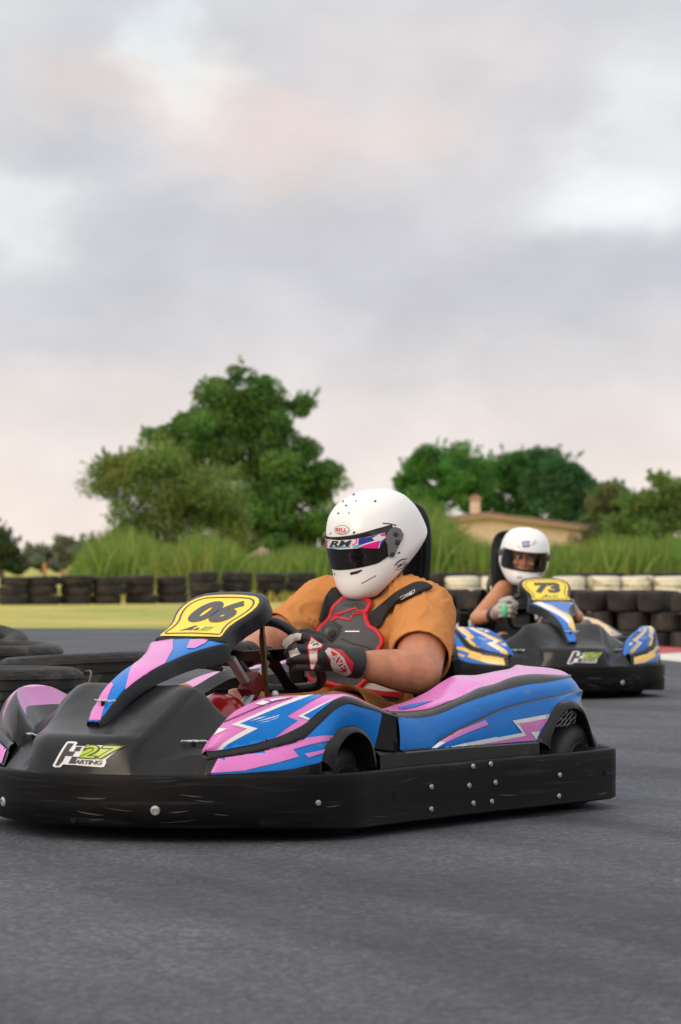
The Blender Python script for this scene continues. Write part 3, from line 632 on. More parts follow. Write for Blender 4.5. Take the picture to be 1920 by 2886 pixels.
OUT = [(1.274, 0), (1.268, .1), (1.245, .2), (1.205, .29), (1.15, .375), (1.09, .45), (1.03, .53), (.96, .597), (.88, .643), (.78, .672), (.66, .668), (.5, .662), (.3, .660), (.15, .660), (0, .663), (-.17, .673), (-.45, .682), (-.64, .682), (-.70, .672), (-.745, .645), (-.80, .595), (-.86, .53), (-.905, .455), (-.93, .37), (-.945, .2), (-.95, 0)]
FRONT_POD = dict(
 C=[(1.07,.355,.264),(1.051,.368,.303),(1.029,.385,.339),(1.003,.406,.372),(.974,.434,.393),(.943,.462,.41),(.901,.492,.416),(.86,.515,.417),(.793,.534,.416),(.70,.55,.415),(.66,.555,.408),(.61,.56,.392),(.57,.56,.378),(.54,.56,.368),(.50,.56,.358),(.46,.56,.345)],
 D=[(1.074,.358,.262),(1.049,.393,.265),(1.03,.42,.272),(1.008,.451,.279),(.985,.48,.287),(.957,.513,.297),(.915,.545,.318),(.876,.574,.344),(.822,.594,.388),(.755,.607,.412),(.715,.607,.411),(.67,.607,.402),(.629,.606,.389),(.58,.606,.376),(.533,.604,.362),(.47,.604,.344)],
 E=[(1.085,.37,.235),(1.062,.397,.242),(1.045,.42,.246),(1.029,.443,.25),(.986,.502,.263),(.955,.53,.272),(.932,.555,.281),(.897,.577,.296),(.856,.60,.335),(.795,.615,.377),(.746,.621,.391),(.71,.622,.386),(.676,.622,.379),(.62,.622,.369),(.568,.622,.358),(.497,.623,.344)],
 F=[(1.10,.375,.195),(1.091,.393,.198),(1.06,.43,.2),(1.034,.47,.203),(.998,.517,.207),(.95,.565,.212),(.905,.595,.222),(.863,.615,.233),(.851,.617,.273),(.811,.617,.301),(.776,.617,.323),(.713,.617,.328),(.666,.617,.315),(.632,.617,.291),(.603,.617,.256),(.475,.617,.241)])
F_ARCH = [(.825,.632,.20),(.813,.634,.253),(.788,.634,.282),(.754,.634,.303),(.713,.634,.309),(.674,.634,.297),(.639,.634,.268),(.612,.632,.20)]
SIDE_POD = dict(
 P0=[(.40,.48,.354),(.33,.455,.356),(.235,.45,.367),(.167,.45,.378),(.073,.45,.399),(-.009,.45,.426),(-.088,.45,.445),(-.207,.45,.443),(-.323,.45,.452),(-.41,.45,.458),(-.451,.45,.469),(-.499,.45,.465),(-.633,.44,.456),(-.70,.42,.45),(-.755,.40,.446),(-.79,.36,.438),(-.80,.30,.43),(-.805,.25,.42)],
 C1=[(.435,.56,.355),(.34,.56,.353),(.25,.56,.355),(.19,.56,.362),(.081,.56,.381),(.015,.56,.395),(-.05,.56,.410),(-.149,.56,.421),(-.247,.56,.438),(-.349,.56,.444),(-.42,.56,.442),(-.488,.56,.438),(-.60,.55,.432),(-.66,.525,.43),(-.71,.485,.428),(-.745,.43,.42),(-.765,.36,.41),(-.77,.30,.40)],
 C2=[(.452,.598,.341),(.353,.597,.333),(.26,.596,.337),(.19,.596,.347),(.105,.595,.364),(.02,.595,.378),(-.06,.595,.389),(-.13,.595,.398),(-.191,.595,.405),(-.292,.595,.414),(-.37,.594,.416),(-.43,.592,.419),(-.53,.585,.425),(-.60,.562,.427),(-.655,.525,.424),(-.70,.465,.41),(-.72,.40,.39),(-.73,.34,.37)],
 C3=[(.46,.612,.2435),(.37,.613,.2432),(.283,.612,.2435),(.246,.610,.262),(.128,.610,.295),(.06,.61,.31),(-.004,.61,.324),(-.07,.61,.337),(-.134,.61,.348),(-.268,.61,.361),(-.34,.61,.366),(-.427,.61,.372),(-.50,.608,.379),(-.566,.602,.384),(-.625,.585,.384),(-.685,.55,.376),(-.715,.515,.335),(-.725,.49,.27)],
 BT=[(.46,.617,.241),(.37,.617,.241),(.283,.617,.241),(.246,.617,.241),(.132,.617,.241),(.06,.617,.240),(-.03,.617,.239),(-.12,.617,.238),(-.22,.618,.237),(-.29,.62,.236),(-.335,.62,.28),(-.376,.62,.321),(-.417,.62,.351),(-.459,.62,.358),(-.50,.62,.357),(-.542,.62,.343),(-.597,.62,.297),(-.655,.615,.206)])
R_ARCH = [(-.358,.637,.205),(-.357,.639,.243),(-.394,.639,.291),(-.427,.639,.319),(-.47,.639,.331),(-.512,.639,.329),(-.554,.637,.314),(-.583,.635,.283),(-.640,.628,.200)]
COWL = [ # profiles front to rear at growing distance from the centre line
 [(1.252,0,.185),(1.237,0,.262),(1.214,0,.299),(1.168,0,.315),(1.10,0,.345),(1.03,0,.385),(.97,0,.415),(.915,0,.435),(.895,0,.432),(.885,0,.39)],
 [(1.247,.07,.185),(1.233,.07,.262),(1.211,.07,.299),(1.166,.07,.315),(1.10,.07,.344),(1.03,.07,.384),(.97,.07,.415),(.92,.07,.435),(.90,.07,.432),(.888,.07,.39)],
 [(1.232,.13,.185),(1.221,.13,.26),(1.203,.13,.297),(1.160,.13,.315),(1.10,.13,.343),(1.04,.13,.380),(.98,.13,.416),(.932,.13,.438),(.912,.13,.435),(.90,.13,.39)],
 [(1.213,.185,.185),(1.201,.18,.245),(1.183,.178,.290),(1.14,.175,.315),(1.09,.175,.345),(1.04,.178,.378),(.99,.18,.415),(.95,.18,.438),(.93,.18,.435),(.918,.18,.39)],
 [(1.204,.205,.185),(1.187,.196,.240),(1.173,.192,.286),(1.13,.195,.311),(1.085,.198,.341),(1.04,.205,.373),(.99,.21,.410),(.95,.213,.433),(.93,.213,.430),(.918,.213,.387)],
 [(1.197,.220,.185),(1.173,.206,.234),(1.161,.202,.262),(1.117,.208,.290),(1.075,.213,.322),(1.035,.220,.358),(.985,.226,.400),(.947,.228,.426),(.927,.228,.423),(.914,.228,.38)],
 [(1.175,.255,.185),(1.146,.232,.228),(1.128,.235,.244),(1.10,.24,.273),(1.065,.24,.308),(1.03,.243,.345),(.985,.248,.388),(.945,.25,.410),(.925,.25,.408),(.912,.25,.37)],
 [(1.15,.295,.185),(1.122,.268,.232),(1.108,.272,.243),(1.085,.275,.262),(1.055,.277,.288),(1.02,.28,.318),(.97,.285,.355),(.935,.288,.374),(.918,.288,.37),(.905,.288,.34)],
 [(1.115,.345,.185),(1.088,.32,.246),(1.078,.325,.252),(1.06,.33,.262),(1.035,.332,.276),(1.005,.335,.296),(.965,.338,.325),(.93,.34,.342),(.912,.34,.338),(.90,.34,.31)],
 [(1.10,.378,.185),(1.072,.36,.235),(1.064,.365,.245),(1.05,.372,.252),(1.025,.378,.262),(.995,.382,.278),(.96,.386,.30),(.925,.388,.315),(.905,.388,.312),(.89,.388,.285)],
 [(1.06,.42,.185),(1.045,.41,.215),(1.035,.41,.225),(1.02,.415,.235),(1.0,.42,.245),(.975,.425,.26),(.945,.43,.28),(.91,.435,.292),(.89,.435,.29),(.875,.435,.265)]]

def inner_rows(C, dx, dy, dz, zf):
    B = [(x + dx * .3, y - .034, z - dz) for x, y, z in C]
    A = [(x + dx, y - dy, min(z - dz, zf)) for x, y, z in C]
    return A, B
def round_line(a, b, t): return [tuple(np.array(p) * (1 - t) + np.array(q) * t) for p, q in zip(a, b)]

def pod_strip(mb, m, top, bot, n=4, k=3, bulge=.0, mir=False):
    """one facet of a pod between two edge curves, slightly crowned, its edges kept"""
    G1, G2 = cr(top, n), cr(bot, n); rows = []
    for j in range(k + 1):
        t = j / k; r = []
        for a, b in zip(G1, G2):
            p = a.lerp(b, t)
            if bulge: p = p + Vector((.25, .75, .6)).normalized() * bulge * 4 * t * (1 - t)
            r.append((p.x, -p.y, p.z) if mir else tuple(p))
        rows.append(r)
    mb.grid(rows, m, flip=mir)

def front_pod_mb(m_up, m_low, mir, dark_tip=False):
    P = FRONT_POD; C, D, E_, F = (P[k] for k in 'CDEF'); FA = F_ARCH
    A, B = inner_rows(C, -.01, .12, .055 if dark_tip else .03, .25)
    mb = MB(); k = dict(mir=mir)
    pod_strip(mb, BLACKP, A, B, 4, 2, **k); pod_strip(mb, BLACKP if dark_tip else m_up, B[:5], C[:5], 4, 2, .003, **k); pod_strip(mb, m_up, B[4:], C[4:], 4, 2, .003, **k)
    pod_strip(mb, BLACKP if dark_tip else m_up, C[:6], D[:6], 4, 6, .009, **k); pod_strip(mb, m_up, C[5:], D[5:], 4, 6, .009, **k)
    D2 = round_line(D, E_, .10); E2 = round_line(D, E_, .88)
    D2 = [(x, y + .003, z + .001) for x, y, z in D2]; E2 = [(x, y + .004, z) for x, y, z in E2]
    pod_strip(mb, BLACKP, D, D2, 4, 1, **k); pod_strip(mb, BLACKP, D2, E2, 4, 3, .004, **k); pod_strip(mb, BLACKP, E2, E_, 4, 1, **k)
    pod_strip(mb, BLACKP, E_[:2], F[:2], 4, 3, .0, **k); pod_strip(mb, m_low, E_[1:15], F[1:15], 4, 5, .004, **k); pod_strip(mb, BLACKP, E_[14:], F[14:], 4, 3, .0, **k)
    # foot behind the bumper, arch lip and wheel well
    pod_strip(mb, BLACKP, F[:8], [(x - .004, y - .004, .14) for x, y, z in F[:8]], 4, 1, **k)
    pod_strip(mb, BLACKP, F[7:15], FA, 4, 3, .006, **k)
    pod_strip(mb, DARK_P, FA, [(x, .40, z) for x, y, z in FA], 4, 2, **k)
    led = [(.603, .617, .256), (.595, .617, .243), (.475, .617, .241)]
    pod_strip(mb, BLACKP, [(.600, .617, .25), (.54, .617, .243), (.475, .617, .241)], [(.598, .634, .236), (.54, .633, .236), (.46, .632, .236)], 3, 1, **k)
    pod_strip(mb, BLACKP, [(.598, .634, .236), (.54, .633, .236), (.46, .632, .236)], [(.592, .636, .12), (.54, .636, .12), (.46, .635, .12)], 3, 1, **k)
    end = [C[-1], D[-1], E_[-1], F[-1]]; e2 = [(x, y - .03, z) for x, y, z in end]
    pod_strip(mb, BLACKP, end, [(.46, .40, .33), (.46, .42, .30), (.46, .43, .28), (.46, .45, .24)], 2, 2, **k)
    return mb
def side_pod_mb(m_up, m_low, mir):
    P = SIDE_POD; P0, C1, C2, C3, BT = (P[k] for k in ('P0', 'C1', 'C2', 'C3', 'BT')); A, B = inner_rows(P0, 0, .05, .025, .20)
    mb = MB(); k = dict(mir=mir)
    pod_strip(mb, BLACKP, A, B, 4, 2, **k); pod_strip(mb, BLACKP, B, P0, 4, 3, .004, **k)
    pod_strip(mb, m_up, P0, C1, 4, 6, .008, **k)
    C1b = round_line(C1, C2, .12); C2b = round_line(C1, C2, .86)
    C1b = [(x, y + .002, z + .003) for x, y, z in C1b]; C2b = [(x, y + .003, z + .002) for x, y, z in C2b]
    pod_strip(mb, BLACKP, C1, C1b, 4, 1, **k); pod_strip(mb, BLACKP, C1b, C2b, 4, 3, .003, **k); pod_strip(mb, BLACKP, C2b, C2, 4, 1, **k)
    up = round_line(C3, C2, .03); C3o = [(x, y + .008, z - .002) for x, y, z in C3]; C3g = [(x, y - .002, z + .004) for x, y, z in C3]
    pod_strip(mb, m_low, C2, up, 4, 6, .006, **k); pod_strip(mb, BLACKP, up, C3g, 4, 1, **k); pod_strip(mb, BLACKP, C3g, C3o, 4, 1, **k)
    lo = [(x, y + .004, z) for x, y, z in BT]
    pod_strip(mb, m_low, C3o[:16], lo[:16], 4, 5, .003, **k); pod_strip(mb, BLACKP, C3o[15:], lo[15:], 4, 4, .003, **k)
    pod_strip(mb, BLACKP, lo[9:], R_ARCH, 4, 3, .008, **k)
    pod_strip(mb, DARK_P, R_ARCH, [(x, .44, z) for x, y, z in R_ARCH], 4, 2, **k)
    s1 = [(x, y + .015, z - .006) for x, y, z in BT[:10]]
    pod_strip(mb, BLACKP, lo[:10], s1, 4, 2, .002, **k); pod_strip(mb, BLACKP, s1, [(x, y + .002, .12) for x, y, z in s1], 4, 2, **k)
    e = [P0[0], C1[0], C2[0], C3[0], BT[0]]
    pod_strip(mb, BLACKP, [(.455, .43, .34), (.46, .44, .33), (.465, .45, .31), (.467, .46, .25), (.467, .47, .24)], e, 2, 2, **k)
    re = [P0[-1], C1[-1], C2[-1], C3[-1]]
    pod_strip(mb, BLACKP, re, [(-.80, .20, .40), (-.77, .24, .38), (-.73, .26, .35), (-.70, .30, .28)], 2, 2, **k)
    return mb
def cowl_mb():
    mb = MB(); half = loft(COWL, 5, 6)
    mb.grid(half, BLACKP); mb.grid([[(p[0], -p[1], p[2]) for p in r] for r in half], BLACKP, flip=True)
    return mb
NOSE = [ # x, z, half width, thickness along the nose panel from tip to plate
 (1.142, .338, .016, .014), (1.128, .352, .024, .030), (1.085, .390, .029, .040), (1.035, .434, .036, .046), (.95, .478, .045, .048), (.857, .507, .058, .048), (.79, .530, .080, .050), (.735, .547, .112, .054), (.70, .556, .134, .056), (.68, .556, .138, .05)]
def nose_mb(m_top):
    mb = MB(); st = cr([(x, z, w) for x, z, w, t in NOSE], 4); th = cr([(t, 0, 0) for x, z, w, t in NOSE], 4); top = []; sideL = []; sideR = []
    for s, t in zip(st, th):
        x, z, w = s; r = min(.008, w * .4); crown = .10 * w
        top.append([(x, w * q, z + crown * (1 - q * q)) for q in (-1, -.75, -.4, 0, .4, .75, 1)])
        e = lambda sg: [(x, sg * w, z), (x - .001, sg * (w + r * .7), z - r * .35), (x - .002, sg * (w + r), z - r), (x - .004, sg * (w + r + .004), z - t[0]), (x - .006, sg * (w - .004), z - t[0] - .004)]
        sideL.append(e(1)); sideR.append(e(-1))
    mb.grid(top, m_top); mb.grid(sideL, BLACKP); mb.grid(sideR, BLACKP, flip=True)
    x, z, w = st[0]; mb.add([top[0][0], top[0][6], sideL[0][4], sideR[0][4]], [(0, 3, 2, 1)], BLACKP)
    mb.grid([[s[4] for s in sideL], [s[4] for s in sideR]], BLACKP, flip=True)
    return mb
PL_O = (.687, 0, .574); PL_U = Vector((-.208, 0, .124)).normalized()   # plate: bottom centre, up the slope
FR_PLATE = frame(PL_O, (0, 1, 0), tuple(PL_U))
PLATE = [(0, -.012), (.085, -.012), (.128, -.014), (.134, -.002), (.128, .03), (.127, .06), (.134, .09), (.146, .12), (.157, .15), (.161, .18), (.155, .212), (.138, .242), (.108, .262), (.06, .272), (0, .275)]
PLATE = PLATE + [(-a, b) for a, b in reversed(PLATE[1:-1])]
YELLOW = [(0, .004), (.075, .004), (.114, .003), (.117, .012), (.111, .04), (.111, .065), (.118, .092), (.130, .12), (.138, .15), (.140, .176), (.134, .20), (.119, .222), (.095, .236), (.05, .243), (0, .245)]
YELLOW = YELLOW + [(-a, b) for a, b in reversed(YELLOW[1:-1])]
def ring(o, d): # inset line of the yellow field
    c = Vector((0, .125)); return [((Vector(p) - c) * (1 - d / max(.05, (Vector(p) - c).length)) + c) for p in o]

def digits(txt, size, shear, bold, m, fr, at, mb, lift, sx=1.):
    V, F = text_mesh(txt, size, shear, bold, 1.0)
    decal(mb, ([(at[0] + a * sx, at[1] + b) for a, b in V], F), m, fr, None, lift, 0)

def logo27(mb, fr, bvh, s, o, lift=.001, step=.012, sx=2.05):
    """the checkered flag and 27 mark: white backing, dark flag, lime numerals, small lettering"""
    def tr(pts): return [(o[0] + x * s * sx, o[1] + y * s) for x, y in pts]
    W = [(-.47, -.30), (-.30, .30), (-.27, .335), (-.14, .335), (-.11, .30), (-.14, .235), (.02, .235), (.05, .27), (.47, .27), (.52, .25), (.51, .20), (.36, -.06), (.34, -.10), (.36, -.14), (.33, -.27), (.30, -.285), (-.12, -.25), (-.29, -.25), (-.33, -.325), (-.43, -.335)]
    decal(mb, poly2d(tr(W)), M_WHITE, fr, bvh, lift, step)
    for q in ([(-.42, -.29), (-.26, .29), (-.16, .29), (-.225, .09), (-.11, .09), (-.15, -.03), (-.265, -.03), (-.30, -.17), (-.36, -.29)], [(-.11, .215), (-.02, .215), (-.05, .10), (-.14, .10)], [(-.15, -.04), (-.06, -.04), (-.10, -.22), (-.20, -.22)]):
        decal(mb, poly2d(tr(q)), M_NUM, fr, bvh, lift * 1.6, step)
    decal(mb, poly2d(tr([(-.055, -.085), (.02, .21), (.06, .238), (.45, .238), (.475, .215), (.30, -.07), (.27, -.085)])), M_GREEN, fr, bvh, lift * 1.6, step)
    V, F = text_mesh('27', .44, .25, .022, .95); decal(mb, ([(o[0] + (x * 1.12 + .20) * s * sx, o[1] + (y + .075) * s) for x, y in V], F), M_NUM, fr, bvh, lift * 2.2, step)
    V, F = text_mesh('27', .44, .25, .0, .95); decal(mb, ([(o[0] + (x * 1.12 + .20) * s * sx, o[1] + (y + .075) * s) for x, y in V], F), M_GREEN, fr, bvh, lift * 2.8, step)
    V, F = text_mesh('ARTING', .145, .25, .004, .9); decal(mb, ([(o[0] + (x * .80 + .10) * s * sx, o[1] + (y - .175) * s) for x, y in V], F), M_NUM, fr, bvh, lift * 1.8, step)

# sticker outlines on the driver's left flank, in a frame looking along the kart from ahead and outside
FR_FLANK = frame((0, 0, 0), (-.78, .62, 0), (-.13, -.17, .97))
DECAL_F = [
 (1, 'b', [(-0.2791, 0.2131), (-0.3417, 0.1882), (-0.406, 0.1664), (-0.4731, 0.1406), (-0.5196, 0.1237), (-0.4719, 0.1067), (-0.5205, 0.0844), (-0.555, 0.0675), (-0.5757, 0.0493), (-0.4789, 0.0626), (-0.4306, 0.0745), (-0.3922, 0.1039), (-0.3564, 0.1264), (-0.3868, 0.1392), (-0.3136, 0.1801), (-0.2442, 0.2152)]),
 (1, 'b', [(-0.2613, 0.1772), (-0.3387, 0.1395), (-0.3205, 0.1281), (-0.275, 0.162), (-0.2345, 0.1882)]),
 (1, 'y', [(-0.3338, 0.2056), (-0.4138, 0.1799), (-0.4904, 0.1536), (-0.5598, 0.1291), (-0.5238, 0.1097), (-0.5572, 0.0934), (-0.5953, 0.0716), (-0.6118, 0.0501), (-0.5891, 0.0482), (-0.5658, 0.0729), (-0.5326, 0.0916), (-0.5001, 0.1074), (-0.5427, 0.1222), (-0.4917, 0.1418), (-0.415, 0.1719), (-0.338, 0.2)]),
 (2, 'y', [(-0.2091, 0.2039), (-0.2553, 0.2065), (-0.3136, 0.1801), (-0.3868, 0.1392), (-0.3564, 0.1264), (-0.3922, 0.1039), (-0.4317, 0.0757), (-0.3951, 0.0818), (-0.3609, 0.0989), (-0.3267, 0.1271), (-0.3553, 0.1381), (-0.2935, 0.1665), (-0.238, 0.1923)]),
 (2, 'w', [(-0.2897, 0.2094), (-0.338, 0.2), (-0.415, 0.1719), (-0.4917, 0.1418), (-0.5427, 0.1222), (-0.5001, 0.1074), (-0.5326, 0.0916), (-0.5658, 0.0729), (-0.5921, 0.0485), (-0.5734, 0.053), (-0.555, 0.0675), (-0.5205, 0.0844), (-0.4719, 0.1067), (-0.5196, 0.1237), (-0.4731, 0.1406), (-0.406, 0.1664), (-0.3417, 0.1882), (-0.2876, 0.2079)]),
 (2, 'w', [(-0.4716, 0.1799), (-0.4444, 0.1729), (-0.4269, 0.1803), (-0.4485, 0.1888)]),
 (2, 'w', [(-0.43, 0.1911), (-0.423, 0.1844), (-0.3822, 0.1898), (-0.3669, 0.197), (-0.4012, 0.1946)]),
 (2, 'w', [(-0.59, 0.0959), (-0.5758, 0.1156), (-0.5528, 0.1106)]),
 (3, 'k', [(-0.5641, 0.129), (-0.5158, 0.1477), (-0.4638, 0.1679), (-0.413, 0.1848), (-0.3608, 0.1946), (-0.3601, 0.1966), (-0.4126, 0.1873), (-0.4635, 0.1707), (-0.5155, 0.1504), (-0.5638, 0.1317)]),
 (2, 'w', [(-0.2309, 0.1934), (-0.2935, 0.1665), (-0.3553, 0.1381), (-0.3258, 0.1264), (-0.3202, 0.1296), (-0.3387, 0.1395), (-0.2613, 0.1772), (-0.2231, 0.1961)]),
 (2, 'w', [(-0.4775, 0.1258), (-0.4454, 0.1339), (-0.4087, 0.1433), (-0.4072, 0.1419), (-0.4424, 0.1321)]),
 (2, 'w', [(-0.4684, 0.122), (-0.4364, 0.1284), (-0.4109, 0.1376), (-0.4128, 0.1353), (-0.4429, 0.1255)]),
 (2, 'w', [(-0.4929, 0.1285), (-0.4672, 0.1369), (-0.4415, 0.142), (-0.461, 0.1355)]),
 (2, 'p', [(-0.6099, -0.0147), (-0.5851, 0.0287), (-0.5304, 0.0333), (-0.4571, 0.0332), (-0.4591, 0.0419), (-0.3846, 0.0579), (-0.3432, 0.073), (-0.2511, 0.083), (-0.2649, 0.0673), (-0.3245, 0.0551), (-0.3779, 0.0405), (-0.363, 0.0195), (-0.4279, 0.0036), (-0.5166, -0.0132)]),
 (2, 'p', [(-0.3465, 0.0274), (-0.2825, 0.0407), (-0.2887, 0.0305), (-0.3357, 0.0169)]),
]
DECAL_S = [
 (1, 'b', [(0.0667, 0.2242), (0.1438, 0.2459), (0.2085, 0.2576), (0.1282, 0.2277), (0.0626, 0.2108)]),
 (1, 'w', [(0.2754, 0.1169), (0.5499, 0.1827), (0.5048, 0.2141), (0.6821, 0.2565), (0.6724, 0.2417), (0.5335, 0.2086), (0.568, 0.176), (0.3655, 0.1268), (0.2725, 0.1072)]),
 (1.4, 'w', [(0.2026, 0.0964), (0.2731, 0.1177), (0.433, 0.1572), (0.4333, 0.1426), (0.2356, 0.1008)]),
 (2, 'p', [(0.568, 0.176), (0.5335, 0.2086), (0.6736, 0.242), (0.6283, 0.1971), (0.5836, 0.1881), (0.6098, 0.1673), (0.3656, 0.1255)]),
 (3, 'w', [(0.5852, 0.1883), (0.6293, 0.1965), (0.6114, 0.1689)]),
 (1, 'p', [(0.1836, 0.1132), (0.2759, 0.1606), (0.3826, 0.2021), (0.3941, 0.1895), (0.2984, 0.1532), (0.207, 0.1145)]),
 (1, 'w', [(0.1454, 0.0876), (0.1836, 0.1132), (0.207, 0.1145), (0.16, 0.0902)]),
]
DECAL_N = [
 (1, 'p', [(-0.0125, -0.534), (-0.029, -0.4985), (-0.0377, -0.4531), (-0.0369, -0.373), (-0.0141, -0.3869), (-0.0017, -0.4377), (0.0073, -0.4731), (0.0244, -0.53)]),
 (1, 'p', [(0.0393, -0.4046), (0.0158, -0.3557), (-0.0624, -0.2186), (-0.1502, -0.0509), (-0.1397, -0.0346), (-0.0529, -0.0373), (0.016, -0.1301), (0.0556, -0.2251), (0.0501, -0.307)]),
 (2, 'p', [(0.0536, -0.1135), (0.0223, -0.0502), (0.0755, -0.0263), (0.0864, -0.0641), (0.0787, -0.1056)]),
]


def wheel(parent, x, y0, y1, Rr, side):
    w = empty('wheel', (x, 0, Rr)); w.parent = parent; sg = side
    a, b = sorted((y0, y1)); c = (a + b) / 2; h = (b - a) / 2
    mb = MB(); prof = [(.066, -h * .86), (.075, -h * .93), (Rr - .032, -h), (Rr - .014, -h * .93), (Rr - .004, -h * .75), (Rr, -h * .3), (Rr, 0)]
    prof += [(r, -z) for r, z in reversed(prof[:-1])] + [(.07, h * .5), (.07, -h * .5)]
    mb.lathe([(r, sg * (c + z)) for r, z in prof], M_SLICK, 'y', 44, closed=True); mb.build('tyre', w)
    mb = MB(); mb.lathe([(r, sg * (c + z)) for r, z in [(.0, h * .35), (.022, h * .36), (.024, h * .55), (.034, h * .55), (.036, h * .36), (.056, h * .34), (.066, h * .84), (.077, h * .97), (.078, h * .90), (.064, h * .2), (.064, -h * .85), (.068, -h * .9), (.06, -h * .86), (.05, -h * .2), (0, -h * .2)]], M_RIM, 'y', 36)
    mb.build('rim', w); return w

DECAL_N2 = [(1, 'w', [(-.135, -.005), (-.085, -.005), (.0, -.22), (.032, -.36), (.012, -.41), (-.05, -.20)]), (2, 'p', [(-.052, -.085), (-.025, -.11), (.050, -.30), (.035, -.47), (.0, -.41), (.030, -.355), (.0, -.225)]),
 (1, 'w', [(.06, -.01), (.135, .0), (.115, -.065), (.085, -.05)]), (1, 'p', [(.015, -.01), (.06, -.01), (.085, -.05), (.05, -.055)])]
def make_kart(name, lv, number, label, hry=-.062):
    second = number == '73'
    k = empty(name); tag(k, label, 'go-kart', 'rental go-karts on the track')
    # --- bumper band
    full = OUT + [(x, -y) for x, y in reversed(OUT[1:-1])]
    pts = [Vector((x, y, 0)) for x, y in full]; n = len(pts); dense = []
    ext = pts[-2:] + pts + pts[:3]
    for i in range(2, 2 + n):
        p0, p1, p2, p3 = ext[i - 1], ext[i], ext[i + 1], ext[i + 2]
        for q in range(5):
            t = q / 5; dense.append(.5 * (2 * p1 + (p2 - p0) * t + (2 * p0 - 5 * p1 + 4 * p2 - p3) * t * t + (3 * p1 - p0 - 3 * p2 + p3) * t ** 3))
    rings = []; N = len(dense)
    for i, p in enumerate(dense):
        t = (dense[(i + 1) % N] - dense[i - 1]).normalized(); nn = Vector((t.y, -t.x, 0))
        if nn.dot(p) < 0: nn = -nn
        f = min(1, max(0, (p.x - .75) / .3)); zb = .033 + .014 * f; wob = .002 * noise.noise((p.x * 3, p.y * 3, 1)); ins = .012 * f
        prof = [(.0 - ins, zb + .006), (-.001, zb + .05), (.0005, .11), (0, .17), (0, .189), (-.0015, .1945), (-.006, .197), (-.016, .197), (-.0215, .193), (-.024, .17), (-.024, zb + .02), (-.020, zb + .004), (-.012 - ins, zb)]
        rings.append([(p.x + nn.x * (a + wob), p.y + nn.y * (a + wob), z) for a, z in prof])
    mb = MB(); mb.grid(rings, BLACKB, closed_u=True, closed_v=True)
    # long gouges and a vertical joint pressed into the band
    bp = mb.build('bumper', k, angle=50)
    bv = BVHTree.FromPolygons([Vector(v) for v in mb.v], mb.f)
    def outp(x, y, z):
        h = bv.ray_cast(Vector((x, y, z)) * 1 + Vector((x, y, 0)).normalized() * .6, -Vector((x, y, 0)).normalized() if y == 0 or x > .95 else Vector((0, -1 if y > 0 else 1, 0)))
        if x <= .95: h = bv.ray_cast(Vector((x, 1.5 * (1 if y > 0 else -1), z)), Vector((0, -1 if y > 0 else 1, 0)))
        return h[0], h[1]
    BO = [(.367, .132), (.367, .066), (.137, .181), (.04, .183), (.16, .124), (.015, .125), (.135, .069), (.033, .068), (-.338, .129), (-.335, .063), (.905, .117)]
    first = None
    def bolt(p, q, r):
        nonlocal first
        if first is None:
            mb = MB(); mb.lathe([(0, .006), (.003, .006), (.0035, .0035), (.0055, .0035), (.0062, .0062), (.0105, .005), (.0125, .002), (.0125, -.004)], M_BOLT, 'z', 18); first = mb.mesh('bolt')
        o = bpy.data.objects.new('bolt', first); col.objects.link(o); o.parent = bp; o.location = p; o.rotation_euler = q.to_track_quat('Z', 'Y').to_euler(); o.scale = (r, r, 1)
    for sg in (1, -1):
        for x, z in BO:
            h = outp(x, sg * .6, z)
            if h[0]: bolt(h[0], h[1] if h[1].y * sg > 0 else -h[1], .66)
        for x, y, z, r in ((1.208, .284, .099, 1.15), (1.18, .30, .05, .01)):
            h = outp(x, sg * y, z)
            if h[0] and r > .1: bolt(h[0], h[1] if h[1].x > 0 else -h[1], r)
    # dark bolt holes and scratches
    mb = MB()
    for (x, y, z, r) in [(-.612, .66, .122, .011), (.566, .66, .121, .013), (1.27, .031, .066, .011), (-.612, -.66, .122, .011), (.566, -.66, .121, .013)]:
        h = outp(x, y, z); q = h[1] if h[1].dot(Vector((x, y, 0))) > 0 else -h[1]
        t = q.cross(Vector((0, 0, 1))).normalized(); c = h[0] + q * .0008
        mb.add([c + (t * math.cos(a) + Vector((0, 0, 1)) * math.sin(a)) * r for a in [2 * math.pi * i / 16 for i in range(16)]], [tuple(reversed(range(16)))], DARK_P)
    M_SCR = mat(name + '_gouge', (.042, .041, .040), .5)
    rr = random.Random(5)
    scr = [(1.262, .10, .128, .10, .004), (1.265, .09, .085, .09, .003), (1.15, .37, .14, .06, .003), (1.13, .40, .125, .05, .003), (1.17, .34, .095, .05, .003), (-.05, .66, .082, .10, .004), (.86, .63, .105, .05, .003), (-.60, .67, .055, .06, .004)]
    for i in range(12):
        if rr.random() < .45: x = rr.uniform(1.0, 1.26); y = rr.uniform(.03, .45)
        else: x = rr.uniform(-.7, .9); y = .66
        scr.append((x, y, rr.uniform(.06, .185), rr.uniform(.02, .09), rr.uniform(.0008, .002)))
    for (x, y, z, ln, w) in scr:
        P = []
        sl = rr.uniform(-.12, .12)
        for j in range(7):
            t = j / 6 - .5
            hx = outp(x - (0 if x > 1.22 else ln * t * (.6 if x > .95 else 1)), y + (ln * t if x > .95 else 0), z + sl * ln * t + .1 * ln * t * t)
            if hx[0] is None: break
            q = hx[1] if hx[1].dot(Vector((x, y, 0))) > 0 else -hx[1]; P.append((hx[0] + q * .0007, w * (1 - (2 * t) ** 2) + .0002))
        if len(P) == 7: mb.grid([[p + Vector((0, 0, ww * .5)) for p, ww in P], [p - Vector((0, 0, ww * .5)) for p, ww in P]], M_SCR)
    absorb(bp, mb, False)
    # --- body
    cm = cowl_mb(); co = cm.build('nose_cowl', k, angle=60)
